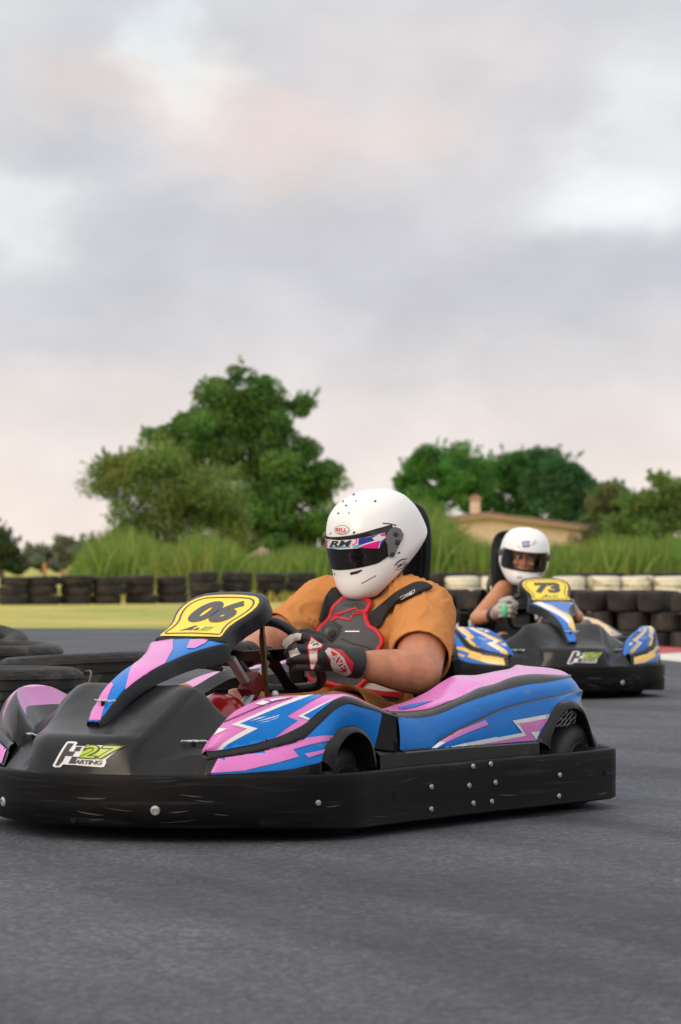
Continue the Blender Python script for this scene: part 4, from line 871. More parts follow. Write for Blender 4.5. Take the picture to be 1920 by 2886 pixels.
    cb = bvh_of(cm); mb = MB()
    FRC = frame((1.3, 0, 0), (0, 1, 0), (0, 0, 1)); logo27(mb, FRC, cb, .110, (.043, .247), .0022, .006)
    absorb(co, mb, False)
    def clip(x, y, z, par, rz=0, s=1.):
        m = MB(); m.tube([(x, y, z - .01), (x, y, z + .014)], .006 * s, DARK_P, 8)
        c = [(x + .0 + .034 * s * math.cos(rz), y + .034 * s * math.sin(rz), z + .012)]
        L_ = [(-.036, 0), (.0, .003), (.026, .004), (.040, .012), (.050, .008), (.052, -.002), (.044, -.010), (.030, -.006), (.0, -.004), (-.034, -.006)]
        m.tube(cr([(x + (a * math.cos(rz) - b * math.sin(rz)) * s, y + (a * math.sin(rz) + b * math.cos(rz)) * s, z + .012 + .003 * (i % 2)) for i, (a, b) in enumerate(L_)], 3), .0017, M_STEEL, 6)
        m.build('clip', par)
    clip(1.054, .30, .275, co, 2.2); clip(1.054, -.30, .275, co, -2.2)
    for sg in (1, -1):
        mir = sg < 0; fm = front_pod_mb(lv['blue'] if second else lv['pink'], lv['blue'], mir, mir and not second); fo = fm.build('front_pod', k, angle=32)
        mb = MB(); b = bvh_of(fm); fr = frame((0, 0, 0), (-.78, .62, 0), (-.13, -.17, .97), mir)
        for lay, mm, poly in DECAL_F:
            if (mm != 'y' or second) and not (mir and not second and mm != 'p'): decal(mb, poly2d(poly), {'p': lv['pink'], 'y': lv['pink'], 'b': lv['blue'], 'w': M_WHITE, 'k': BLACKP, 's': M_WHITE}[mm], fr, b, .0014 + .0007 * lay, .007, 1.5)
        absorb(fo, mb)
        sm = side_pod_mb(lv['pink'], lv['blue'], mir); s_o = sm.build('side_pod', k, angle=32)
        mb = MB(); b = bvh_of(sm)
        for lay, mm, poly in DECAL_S: decal(mb, poly2d(poly), {'p': lv['pink'], 'b': lv['blue'], 'w': M_WHITE, 'k': BLACKP}[mm], fr, b, .0014 + .0007 * lay, .007, 1.5)
        absorb(s_o, mb)
        # lattice guard inside the rear arch
        mb = MB()
        for q in range(7):
            x = -.40 - q * .028; mb.tube([(x - .01, sg * .615, .326 - .0015 * abs(q - 3)), (x - .045, sg * .585, .272)], .0024, M_PALE, 5); mb.tube([(x - .04, sg * .615, .326), (x + .002, sg * .585, .272)], .0024, M_PALE, 5)
        mb.build('lattice_guard', s_o)
    nm = nose_mb(lv['blue']); no = nm.build('nose_panel', k, angle=45); mb = MB(); nb = bvh_of(nm)
    FRN = frame((.684, 0, .62), (0, 1, 0), (-.86, 0, .5))
    for lay, mm, poly in (DECAL_N2 if second else DECAL_N): decal(mb, poly2d(poly), {'p': lv['pink'], 'b': lv['blue'], 'w': M_WHITE, 'k': BLACKP}[mm], FRN, nb, .0008 + .0007 * lay, .008, .5)
    absorb(no, mb); clip(1.095, 0, .385, no, 1.3)
    mb = MB(); mb.prism(PLATE, BLACKP, FR_PLATE, .055, .014, 4); mb.build('number_plate', k, angle=35); po = mb and bpy.data.objects[-1] if False else [c for c in k.children if c.name.startswith('number_plate')][0]
    mb = MB(); decal(mb, poly2d(YELLOW), M_YEL, FR_PLATE, None, .0012, 0)
    decal(mb, stroke2d([tuple(p) for p in ring(YELLOW, .017)], .0065, True), M_NUM, FR_PLATE, None, .0020, 0)
    yo = mb.build('yellow_field', po, smooth=False)
    mb = MB(); digits(number, .146, .16, .0095, M_NUM, FR_PLATE, (0, .137), mb, .0028, 1.10); mb.build('number', po, smooth=False)
    mb = MB(); 
    def fl(p): return FR_PLATE(p[0], p[1], 0)
    for q in ([(-.062, .030), (-.020, .062), (-.006, .062), (-.024, .046), (-.010, .046), (-.018, .036), (-.036, .038)], [(-.004, .050), (.008, .050), (.002, .036), (-.010, .036)]): decal(mb, poly2d(q), M_NUM, FR_PLATE, None, .0026, 0)
    decal(mb, poly2d([(.006, .034), (.018, .058), (.060, .058), (.044, .034)]), M_GREEN, FR_PLATE, None, .0024, 0)
    V, F = text_mesh('27', .026, .25, 0); decal(mb, ([(a * 1.1 + .032, b + .046) for a, b in V], F), M_NUM, FR_PLATE, None, .003, 0)
    absorb(yo, mb, False)
    # --- chassis, floor tray (widened to block light under the kart), wheels
    mb = MB()
    mb.prism([(1.18, -.2), (1.18, .2), (.98, .5), (.78, .60), (-.70, .60), (-.86, .42), (-.86, -.42), (-.70, -.60), (.78, -.60), (.98, -.5)], DARK_P, frame((0, 0, .066), (1, 0, 0), (0, 1, 0)), .02)
    for sg in (1, -1):
        mb.tube(cr([(1.05, sg * .22, .09), (.7, sg * .25, .09), (.3, sg * .30, .09), (-.5, sg * .33, .09), (-.85, sg * .3, .10)], 5), .016, BLACKP, 8)
        mb.tube(cr([(.62, sg * .22, .10), (.66, sg * .36, .12), (.66, sg * .40, .135)], 4), .016, BLACKP, 8)
    mb.tube([(-.568, -.50, .14), (-.568, .50, .14)], .02, M_STEEL, 10); mb.tube([(.66, -.40, .135), (.66, .40, .135)], .010, M_STEEL, 8)
    mb.build('chassis', k)
    for sg in (1, -1):
        wheel(k, .66, .565, .435, .131, sg); wheel(k, -.585, .615, .43, .142, sg)
    # --- engine and tank
    mb = MB(); mb.box((-.45, -.30, .26), (.30, .26, .26), DARK_P, bev=.02); mb.ball((-.45, -.24, .37), (.10, .08, .07), M_STEEL)
    for i in range(6): mb.box((-.36, -.30, .22 + i * .03), (.16, .24, .006), M_STEEL)
    mb.build('engine', k)
    mb = MB(); mb.box((-.40, .37, .30), (.22, .10, .16), DARK_P, bev=.02); mb.tube(cr([(-.3, .38, .40), (-.2, .40, .38), (-.12, .41, .33)], 4), .012, DARK_P, 8); mb.tube(cr([(-.33, .36, .42), (-.24, .41, .405), (-.14, .43, .385)], 4), .007, M_STEEL, 8)
    mb.box((-.26, .40, .40), (.10, .04, .03), M_STEEL, bev=.006); mb.build('hose_box', k)
    mb = MB(); mb.ball((.47, -.045, .315), (.085, .085, .085), M_REDM, 16, 20); mb.ball((.40, -.05, .27), (.12, .09, .07), M_REDM, 16, 20); mb.tube([(.47, -.045, .385), (.47, -.045, .41)], .022, DARK_P, 14)
    if not second: mb.tube(cr([(.52, -.11, .40), (.50, -.16, .415), (.47, -.20, .40), (.45, -.24, .36)], 4), .011, M_ORANGE, 8); mb.build('fuel_tank', k)
    mb = MB(); mb.prism([(.86, .27), (.80, .37), (.60, .385), (.40, .37), (.36, .30), (.40, .20), (.46, .20), (.46, .32), (.58, .335), (.62, .30), (.62, .20), (.86, .20)], M_PALE, frame((0, -.40, 0), (1, 0, 0), (0, 0, 1)), .012, .003); mb.build('inner_panel', k, angle=35)
    mb = MB(); mb.box((.52, -.16, .24), (.05, .10, .16), DARK_P, bev=.01); mb.tube([(.62, -.16, .10), (.55, -.16, .30)], .012, M_STEEL, 8); mb.tube([(.62, .16, .10), (.55, .16, .30)], .012, M_STEEL, 8)
    mb.box((.54, .16, .29), (.02, .09, .06), M_REDM, bev=.005); mb.build('pedals', k)
    # --- steering column, supports
    mb = MB()
    mb.tube([(.60, .005, .18), (.30, .005, .49)], .011, M_STEEL, 10); mb.tube([(.60, .030, .19), (.40, .030, .40)], .008, M_STEEL, 10)
    mb.box((.39, .012, .418), (.052, .052, .075), M_REDP, Euler((0, R(-44), 0)), bev=.006)
    mb.box((.455, .01, .465), (.016, .030, .135), M_STEEL, Euler((0, R(50), R(8))), bev=.003)
    mb.build('steering_column', k)
    mb = MB(); mb.tube(cr([(.455, .10, .625), (.452, .10, .57), (.445, .10, .50), (.43, .095, .43), (.405, .088, .36)], 4), [.010] * 4 + [.013] * 4 + [.011] * 5 + [.009] * 4, M_BRONZE, 8, flat=.6)
    mb.ball((.458, .10, .632), .013, M_STEEL, 8, 10); mb.ball((.400, .11, .395), .012, M_STEEL, 8, 10); mb.build('plate_support', k)
    # --- steering wheel, in a plane square to the column
    ax = Vector((-.72, 0, .69)).normalized(); upv = Vector((.69, 0, .72)); c = Vector((.275, .0, .515)); ro = .10
    def swp(a, b, h=0):
        a2 = a * math.cos(ro) - b * math.sin(ro); b2 = a * math.sin(ro) + b * math.cos(ro); return c + Vector((0, 1, 0)) * a2 + upv * b2 + ax * h
    mb = MB(); rim = [(0, .135), (.08, .135), (.125, .11), (.15, .06), (.155, 0), (.15, -.06), (.135, -.115), (.10, -.148), (.04, -.155), (-.04, -.155), (-.10, -.148), (-.135, -.115), (-.15, -.06), (-.155, 0), (-.15, .06), (-.125, .11), (-.08, .135), (0, .135)]
    mb.tube(cr([swp(a, b) for a, b in rim], 3), .0155, M_GRIP, 12, cap=False); so_ = mb.build('steering_wheel', k)
    mb = MB()
    for a0, b0 in ((.15, .02), (-.15, .02), (0, -.15)):
        d = Vector((a0, b0)); n2 = Vector((-d.y, d.x)).normalized()
        P = [(n2 * .030), (d * .55 + n2 * .020), (d * .98 + n2 * .026), (d * .98 - n2 * .026), (d * .55 - n2 * .020), (-n2 * .030)]
        mb.prism([(p.x, p.y) for p in P], BLACKP, lambda a, b, h: swp(a, b, h - .01), .006)
    mb.tube([swp(0, 0, -.03), swp(0, 0, .0)], .034, BLACKP, 16); mb.build('spokes', so_, smooth=False)
    # --- seat with tall head rest and its stay
    mb = MB(); rows = []
    for t, (x, z, w) in enumerate([(.10, .115, .20), (-.02, .085, .21), (-.16, .085, .22), (-.27, .14, .225), (-.34, .26, .225), (-.39, .40, .215), (-.435, .54, .19), (-.455, .60, .16)]):
        rows.append([(x + (.10 if abs(q) > .9 else .05 if abs(q) > .7 else 0) * (1 if t > 2 else .2), w * q * (1.04 if abs(q) > .9 else 1), z + (.11 if abs(q) > .9 else .035 if abs(q) > .7 else 0) * (1 if t < 4 else .3)) for q in (-1, -.92, -.78, -.4, 0, .4, .78, .92, 1)])
    mb.grid(loft(rows, 3, 3), DARK_P); inn = [[(p[0] - .008, p[1] * 1.02, p[2] - .012) for p in r] for r in loft(rows, 3, 3)]; mb.grid(inn, DARK_P, flip=True)
    se = mb.build('seat', k)
    M_VINYL = mat('black_vinyl_pad', (.006, .0065, .008), .45, spec=.2, bump=.004, bscale=90)
    mb = MB(); hr = [(-.097, -.10), (.097, -.10), (.100, .10), (.098, .19), (.086, .265), (.057, .312), (.0, .326), (-.057, .312), (-.086, .265), (-.098, .19), (-.100, .10)]
    mb.prism(hr, M_VINYL, frame((-.505, hry, .655), (0, 1, 0), (-.13, 0, .99)), .045, .012, 3); ho = mb.build('head_rest', se, angle=35)
    mb = MB(); lp = [(-.097, -.14), (-.099, .10), (-.097, .19), (-.085, .27), (-.056, .32), (0, .335), (.056, .32), (.085, .27), (.097, .19), (.099, .10), (.097, -.02), (.097, -.14)]
    f2 = frame((-.53, hry, .655), (0, 1, 0), (-.13, 0, .99)); mb.tube(cr([f2(a, b, .004) for a, b in lp], 4), .018, M_VINYL, 10)
    for sg in (1, -1):
        y = hry + sg * .097
        mb.tube(cr([(-.54, y, .60), (-.555, y, .56), (-.575, y, .46), (-.56, y, .25), (-.52, y, .12)], 4), .015, BLACKP, 10)
        mb.prism([(-.02, -.03), (.06, -.075), (.10, -.115), (.135, -.105), (.135, -.07), (.10, -.035), (.0, .03)], BLACKP, frame((-.535, y + sg * .008, .725), (-1, 0, 0), (0, 0, 1)), .010); mb.tube([(-.595, y - .005, .700), (-.595, y + sg * .016, .700)], .012, M_STEEL, 12); mb.tube([(-.655, y - .02, .645), (-.655, y + sg * .02, .645)], .017, DARK_P, 12)
    mb.build('roll_hoop', se)
    mb = MB()
    for sg in (1, -1):
        mb.tube(cr([(-.14, sg * .26, .40), (-.20, sg * .285, .30), (-.30, sg * .30, .20), (-.36, sg * .30, .10)], 4), .014, DARK_P, 8)
        mb.box((-.30, sg * .30, .42), (.05, .06, .14), DARK_P, Euler((0, .2, 0)), bev=.01)
    mb.build('seat_stay', se)
    return k

PINK1 = livery((.62, .17, .52), (.0, .165, .58), 'pink'); 
YEL2 = livery((.82, .50, .11), (.035, .17, .58), 'yellow')
KART1_LOC, KART1_RZ = (-.060, 10.025, 0), -2.1837
KART2_LOC, KART2_RZ = (1.126, 19.478, 0), 4.9147
kart1 = make_kart('go_kart', PINK1, '06', 'pink and blue go-kart with number 06 in the foreground')
kart1.location = KART1_LOC; kart1.rotation_euler = (0, 0, KART1_RZ)
kart2 = make_kart('go_kart', YEL2, '73', 'blue and yellow go-kart with number 73 following behind', .055)
kart2.location = KART2_LOC; kart2.rotation_euler = (0, 0, KART2_RZ)

# ================================================================ PEOPLE  (built in their kart's space)
SKIN1 = mat('tanned_skin', (.45, .195, .115), .52, spec=.35, var=.16, vscale=22, bump=.005, bscale=240, sss=.08, spots=((.36, .12, .07), 7, .60, (1, 1, 1)))
SKIN2 = mat('warm_skin', (.52, .235, .125), .48, spec=.4, var=.08, vscale=7, bump=.002, bscale=160, sss=.12)  # the second driver's own skin colour
SHIRT = mat('rust_orange_cotton', (.54, .228, .070), .9, spec=.2, var=.08, vscale=10, bump=.010, bscale=34)
SHORTS = mat('brown_orange_cotton', (.34, .14, .038), .9, spec=.2, var=.12, vscale=9, bump=.004, bscale=30)
BLACKC = mat('black_cloth', (.012, .012, .013), .8, bump=.003, bscale=120)
GLOVE = mat('black_glove', (.016, .014, .017), .65, bump=.003, bscale=140, var=.2)
GLOVE_W = mat('pale_glove_leather', (.62, .56, .52), .7, var=.15, vscale=30, spots=((.25, .17, .15), 40, .6, (1, 1, 1)))
GLOVE_R = mat('red_glove_panel', (.60, .014, .018), .55)
HWHITE = mat('white_helmet_lacquer', (.80, .80, .80), .30, coat=.25, var=.03, vscale=5)
HDARK = mat('helmet_hole', (.01, .01, .01), .6)
VISOR = mat('smoked_visor', (.008, .007, .007), .06, spec=.6, coat=.3)
HGREY = mat('visor_hinge_grey', (.13, .13, .135), .4)
HGREY2 = mat('visor_hinge_dark', (.035, .035, .038), .35)
VBLUE = mat('deep_blue_foil', (.02, .035, .32), .3, coat=.4)
VPINK = mat('magenta_foil', (.75, .01, .22), .3, coat=.4)
VCYAN = mat('cyan_foil', (.10, .45, .75), .3, coat=.4)
VEST = mat('graphite_foam', (.060, .060, .066), .6, var=.1, vscale=14, bump=.002, bscale=180)
VEST2 = mat('graphite_dark_panel', (.030, .030, .033), .6)  # darker graphite of the guard panels and knob plate
REDP = mat('red_piping', (.55, .008, .016), .5)
CREAM = mat('cream_print', (.55, .48, .36), .8, var=.5, vscale=90)
GREENP = mat('mint_green_plastic', (.10, .62, .32), .45)
BELTW = mat('white_belt', (.60, .57, .54), .8)
HBLUE = mat('blue_print', (.03, .07, .38), .4)

def blob(parts, voxel=.007, smooth=6, wrinkle=None):
    """one continuous skin over tapered limbs and ellipsoids"""
    mb = MB(); d = HDARK
    for p in parts:
        if p[0] == 'c':
            pts = [Vector(q) for q in p[1]]; rr = list(p[2])
            if len(pts) > 2:
                pr = cr([(q.x, q.y, q.z) for q in pts], 4); r2 = cr([(r, 0, 0) for r in rr], 4); pts = pr; rr = [q.x for q in r2]
            mb.tube(pts, rr, d, 18, cap=True, flat=(p[3] if len(p) > 3 else 1.), up=(p[4] if len(p) > 4 else None))
            for q, r in ((pts[0], rr[0]), (pts[-1], rr[-1])): mb.ball(q, r * (.98 if len(p) <= 3 else min(1, p[3]) * .98), d, 12, 16)
        else: mb.ball(p[1], p[2], d, 18, 26, rot=(p[3] if len(p) > 3 else None))
    me = mb.mesh('tmp', smooth=False); o = bpy.data.objects.new('tmp', me); col.objects.link(o)
    m = o.modifiers.new('r', 'REMESH'); m.mode = 'VOXEL'; m.voxel_size = voxel
    m2 = o.modifiers.new('s', 'SMOOTH'); m2.factor = .5; m2.iterations = smooth
    dg = bpy.context.evaluated_depsgraph_get(); out = bpy.data.meshes.new_from_object(o.evaluated_get(dg))
    bpy.data.objects.remove(o); bpy.data.meshes.remove(me); out.materials.clear()
    if wrinkle:
        out.update(); n = [v.normal.copy() for v in out.vertices]
        for v, q in zip(out.vertices, n): v.co += q * wrinkle(v.co)
    return out
def cut(me, planes):
    """cuts clean openings: (point, outward normal, reach); the cloth edge is turned in"""
    bm = bmesh.new(); bm.from_mesh(me)
    for p, nrm, rad in planes:
        p, nrm = Vector(p), Vector(nrm).normalized()
        near = [f for f in bm.faces if (f.calc_center_median() - p).length < rad]
        g = set(near); [g.update(f.verts) for f in near]; [g.update(f.edges) for f in near]
        bmesh.ops.bisect_plane(bm, geom=list(g), plane_co=p, plane_no=nrm, dist=1e-6)
        kill = [f for f in bm.faces if (f.calc_center_median() - p).length < rad and (f.calc_center_median() - p).dot(nrm) > 0]
        bmesh.ops.delete(bm, geom=kill, context='FACES')
        loose = [v for v in bm.verts if not v.link_faces]; bmesh.ops.delete(bm, geom=loose, context='VERTS')
        be = [e for e in bm.edges if e.is_boundary and all(abs((v.co - p).dot(nrm)) < 1e-4 and (v.co - p).length < rad for v in e.verts)]
        if be:
            c = sum((e.verts[0].co for e in be), Vector()) / len(be)
            r = bmesh.ops.extrude_edge_only(bm, edges=be)
            for v in [x for x in r['geom'] if isinstance(x, bmesh.types.BMVert)]: v.co = c + (v.co - c) * .93 - nrm * .004
            be2 = [e for e in r['geom'] if isinstance(e, bmesh.types.BMEdge)]
            r2 = bmesh.ops.extrude_edge_only(bm, edges=be2)
            for v in [x for x in r2['geom'] if isinstance(x, bmesh.types.BMVert)]: v.co = c + (v.co - c) * .95 - nrm * .05
    bmesh.ops.recalc_face_normals(bm, faces=bm.faces[:]); bm.to_mesh(me); bm.free(); me.update(); return me
def put(name, me, m, parent):
    me.name = name; me.materials.append(m); me.shade_smooth(); o = bpy.data.objects.new(name, me); col.objects.link(o); o.parent = parent; return o
def bvh_me(me): return BVHTree.FromPolygons([v.co.copy() for v in me.vertices], [tuple(p.vertices) for p in me.polygons])

# ---- helmet: horizontal sections (z, nose reach, back reach, half width)
HELM = [(.155, .018, -.004, .012), (.151, .062, -.036, .050), (.134, .108, -.080, .090), (.104, .143, -.118, .120), (.060, .164, -.148, .138), (.010, .174, -.166, .145), (-.040, .179, -.172, .146), (-.080, .187, -.170, .143), (-.108, .194, -.164, .134), (-.134, .194, -.152, .120), (-.154, .185, -.140, .103), (-.166, .165, -.128, .086)]
_hz = np.array([h[0] for h in HELM])[::-1]
_hv = [np.array([h[i] for h in HELM])[::-1] for i in (1, 2, 3)]
def hshell(az, z, off=0.):
    """point on the helmet shell at azimuth az (0 = front) and level z"""
    def f(v):
        i = int(np.clip(np.searchsorted(_hz, z) - 1, 0, len(_hz) - 2)); t = (z - _hz[i]) / (_hz[i + 1] - _hz[i])
        y0 = v[max(i - 1, 0)]; y1 = v[i]; y2 = v[i + 1]; y3 = v[min(i + 2, len(v) - 1)]
        return .5 * (2 * y1 + (y2 - y0) * t + (2 * y0 - 5 * y1 + 4 * y2 - y3) * t * t + (3 * y1 - y0 - 3 * y2 + y3) * t ** 3)
    xf, xb, w = (float(f(v)) + s for v, s in zip(_hv, (off, -off, off)))
    c, s = math.cos(az), math.sin(az); e = 2 / 2.2
    x = (xf if c > 0 else -xb) * math.copysign(abs(c) ** e, c); y = w * math.copysign(abs(s) ** e, s)
    k = min(1, max(0, (-.0 - z) / .166)); rise = .082 * k ** 1.3 * max(0, min(1.25, (.13 - x) / .20)); return Vector((x, y, z + rise))
    # brow line swells a little, chin bar is fuller
    return Vector((x, y, z + rise))
def helmet_parts(M, aperture=None):
    """shell grid (optionally with a face opening), in the space of M"""
    zs = list(np.linspace(.155, -.166, 38)); na = 72; mb = MB()
    if aperture: 
        zt, zb, am = aperture; zs = sorted(set([zt, zb] + [z for z in zs if abs(z - zt) > .006 and abs(z - zb) > .006]), reverse=True)
    P = [[M @ hshell(2 * math.pi * k / na - math.pi, z) for k in range(na)] for z in zs]
    V = [p for r in P for p in r]; F = []
    for i in range(len(zs) - 1):
        for k in range(na):
            if aperture:
                a = 2 * math.pi * (k + .5) / na - math.pi; zm = (zs[i] + zs[i + 1]) / 2; lim = am * (1 - .10 * (abs(zm - (zt + zb) / 2) / ((zt - zb) / 2)) ** 3)
                if abs(a) < lim and zb < zm < zt: continue
            F.append((i * na + k, i * na + (k + 1) % na, (i + 1) * na + (k + 1) % na, (i + 1) * na + k))
    mb.add(V, [tuple(reversed(f)) for f in F], HWHITE); top = M @ Vector((0, 0, .1565)); mb.add([top] + P[0], [(0, 1 + k, 1 + (k + 1) % na) for k in range(na)], HWHITE)
    # padded neck roll turned in below
    zb_ = zs[-1]; R0 = P[-1]; R1 = []; R2 = []
    for k in range(na):
        q = hshell(2 * math.pi * k / na - math.pi, zb_); R1.append(M @ Vector((q.x * .93, q.y * .93, q.z - .010))); R2.append(M @ Vector((q.x * .72, q.y * .72, q.z + .02)))
    mb.grid([R0, R1, R2], HGREY2, closed_v=True, flip=False); return mb
def visor_patch(M, m, off, am, zt, zb, taper=.35, n=40, k=10):
    rows = []
    for j in range(k + 1):
        r = []
        for i in range(n + 1):
            a = am * (2 * i / n - 1); q = abs(a) / am; t = zt(a); b = zb(a); r.append(M @ hshell(a, b + (t - b) * j / k, off))
        rows.append(r)
    mb = MB(); mb.grid(rows, m); return mb

def lay(mb, items, fr, bvh, mats, lift0=.0008, dl=.0006, step=.008, cast=1.3):
    for it in items:
        if it[0] == 'T':
            _, ly, mm, txt, o, r, t, sh, bo = it
            V, F = text_mesh(txt, 1., sh, bo); xs = [p[0] for p in V]; ys = [p[1] for p in V]; cx, cy, w, h = (max(xs) + min(xs)) / 2, (max(ys) + min(ys)) / 2, max(xs) - min(xs), max(ys) - min(ys)
            U = (r[0] - o[0], r[1] - o[1]); W = (t[0] - o[0], t[1] - o[1])
            V = [(o[0] + U[0] * 2 * (x - cx) / w + W[0] * 2 * (y - cy) / h, o[1] + U[1] * 2 * (x - cx) / w + W[1] * 2 * (y - cy) / h) for x, y in V]
            decal(mb, (V, F), mats[mm], fr, bvh, lift0 + dl * ly, step, cast)
        elif it[0] == 'L':
            _, ly, mm, pts, w = it; decal(mb, stroke2d(pts, w), mats[mm], fr, bvh, lift0 + dl * ly, step, cast)
        elif it[0] == 'O':
            _, ly, mm, o, r, t = it; U = (r[0] - o[0], r[1] - o[1]); W = (t[0] - o[0], t[1] - o[1])
            decal(mb, poly2d([(o[0] + U[0] * math.cos(a) + W[0] * math.sin(a), o[1] + U[1] * math.cos(a) + W[1] * math.sin(a)) for a in [2 * math.pi * k / 24 for k in range(24)]]), mats[mm], fr, bvh, lift0 + dl * ly, step, cast)
        else:
            _, ly, mm, pts = it; decal(mb, poly2d(pts), mats[mm], fr, bvh, lift0 + dl * ly, step, cast)
FR_V1 = frame((-.3, 0, .6), (-.575, .818, 0), (0, 0, 1))
FR_V2 = frame((-.2, .07, .6), (.2016, .9795, 0), (0, 0, 1))
MATS = dict(k=HDARK, w=GLOVE_W, W=M_WHITE, r=REDP, g=VEST2, v=VEST, B=VBLUE, P=VPINK, C=VCYAN, b=BLACKC, R=GLOVE_R, h=HGREY, H=HGREY2, o=CREAM, n=M_NUM, E=HBLUE, t=BELTW, s=M_STEEL)

# ---- first driver
H1C = Vector((-.313, -.002, .888)); H1M = Matrix.Translation(H1C) @ Euler((R(3), R(19), R(-9)), 'XYZ').to_matrix().to_4x4()
H1V = dict(zt=lambda a: .047 - .012 * max(0, abs(a) - .9) ** 1.2, zb=lambda a: -.052 + .055 * max(0, abs(a) - .75) ** 1.4)
LSH, LEL, LWR = (-.292, .20, .640), (-.032, .352, .452), (.196, .247, .490)
RSH, REL, RWR = (-.292, -.20, .650), (-.045, -.255, .535), (.178, -.172, .505)
def wr1(p):
    a = noise.noise((p.x * 7, p.y * 7, p.z * 7)); 
    q = (p - Vector(LSH)); arm = math.sin((p.x * .6 + p.y * .9 - p.z * .9) * 62 + 3 * a)
    f = max(0, 1 - abs((p - Vector((-.16, .24, .60))).length - .07) / .16) if p.y > .1 else max(0, 1 - abs((p - Vector((-.20, -.2, .63))).length - .06) / .16)
    
    b = noise.noise((p.x * 11 + 4 * a, p.y * 11, p.z * 5 + 2)); ridge = (1 - abs(b) * 2.2)
    hm = min(abs((p - Vector(q_)).dot((Vector(b_) - Vector(a_)).normalized())) for a_, b_, q_ in ((LSH, LEL, Vector(LSH).lerp(Vector(LEL), .76)), (RSH, REL, Vector(RSH).lerp(Vector(REL), .74)))) if abs(p.y) > .17 else 1
    hm = min(1, hm / .07) * .85 + .15
    return hm * (.003 * noise.noise((p.x * 15, p.y * 15, p.z * 8)) + .0075 * max(0, ridge) ** 2 - .003) + hm * .0045 * f * arm * (.3 + abs(a))
def torso1(w=0.):
    return [('e', (-.325, 0, .50), (.150 + w, .205 + w, .20 + w)), ('e', (-.255, 0, .355), (.185 + w, .205 + w, .16 + w)), ('e', (-.235, 0, .46), (.150 + w, .175 + w, .16 + w)), ('e', (-.325, 0, .615), (.115 + w, .215 + w, .085 + w)),
            ('c', [(-.345, 0, .66), (-.345, 0, .735)], [.10 + w, .066 + w * .5]), ('c', [(-.33, .08, .69), LSH], [.07 + w, .092 + w]), ('c', [(-.33, -.08, .70), RSH], [.07 + w, .092 + w])]
def shirt1_mesh(wr=True):
    el = Vector(LEL); sh = Vector(LSH); er = Vector(REL); sr = Vector(RSH)
    parts = torso1(.008) + [('c', [LSH, tuple(sh.lerp(el, .45)), tuple(sh.lerp(el, .95))], [.103, .100, .097]), ('c', [RSH, tuple(sr.lerp(er, .5)), tuple(sr.lerp(er, .9))], [.098, .084, .078]),
        ('e', (-.25, .225, .555), (.075, .075, .085)), ('e', (-.215, .02, .30), (.20, .20, .10))]
    me = blob(parts, .008, 8, wr1 if wr else None)
    hl = sh.lerp(el, .76); hr = sr.lerp(er, .74)
    nl = (el - sh).normalized() + Vector((.10, .0, .10)); nr = (er - sr).normalized()
    cut(me, [(hl, nl, .19), (hr, nr, .15), ((-.345, 0, .738), (.25, 0, 1), .12), ((-.22, 0, .265), (.1, 0, -1), .30)]); return me
def arm(sh, el, wr, r):
    sh, el, wr = Vector(sh), Vector(el), Vector(wr)
    return [('c', [sh, sh.lerp(el, .5), el], [r[0], r[1], r[2]]), ('c', [el, el.lerp(wr, .30), el.lerp(wr, .65), wr], [r[2], r[3], r[4], r[5]])]
def hand_parts(K_, P_, T_, wr, r=.0105, pr=.033):
    """palm and five bent fingers: knuckles, middle joints, tips (thumb last)"""
    W = Vector(wr); ks = [Vector(k) for k in K_]; kc = sum(ks[:4], Vector()) / 4
    out = [('c', [W, W.lerp(kc, .5), W.lerp(kc, .85)], [pr * .9, pr * 1.05, pr * .95])]
    for k in ks[:4]: out.append(('c', [W.lerp(k, .35), W.lerp(k, .7), k], [r * 1.35, r * 1.4, r * 1.25]))
    for i, (k, p, t) in enumerate(zip(ks, P_, T_)):
        rr = r * (1, 1.06, 1., .88, 1.12)[i]; out.append(('c', [k, p], [rr * 1.12, rr * 1.02])); out.append(('c', [p, Vector(p).lerp(Vector(t), .5), t], [rr * 1.02, rr * .96, rr * .86]))
    return out
LK = [(.342, .222, .562), (.350, .228, .535), (.349, .228, .507), (.338, .222, .480), (.285, .205, .565)]
LP = [(.374, .172, .575), (.394, .176, .535), (.392, .176, .506), (.375, .178, .478), (.308, .165, .582)]
LT = [(.382, .132, .548), (.368, .134, .520), (.362, .136, .492), (.345, .142, .466), (.330, .125, .575)]
def glove1_mesh():
    parts = hand_parts(LK, LP, LT, LWR, .0142, .042) + [('c', [(.165, .262, .487), LWR, (.235, .240, .497)], [.050, .048, .042])]
    me = blob(parts, .0042, 4); d = (Vector(LEL) - Vector(LWR)).normalized(); cut(me, [(Vector(LWR) + d * .030, d, .075)]); return me
def mir_pt(p, w): return (p[0], -p[1], p[2])
def helmet1_mb():
    return helmet_parts(H1M), visor_patch(H1M, VISOR, .0045, R(72), **H1V)
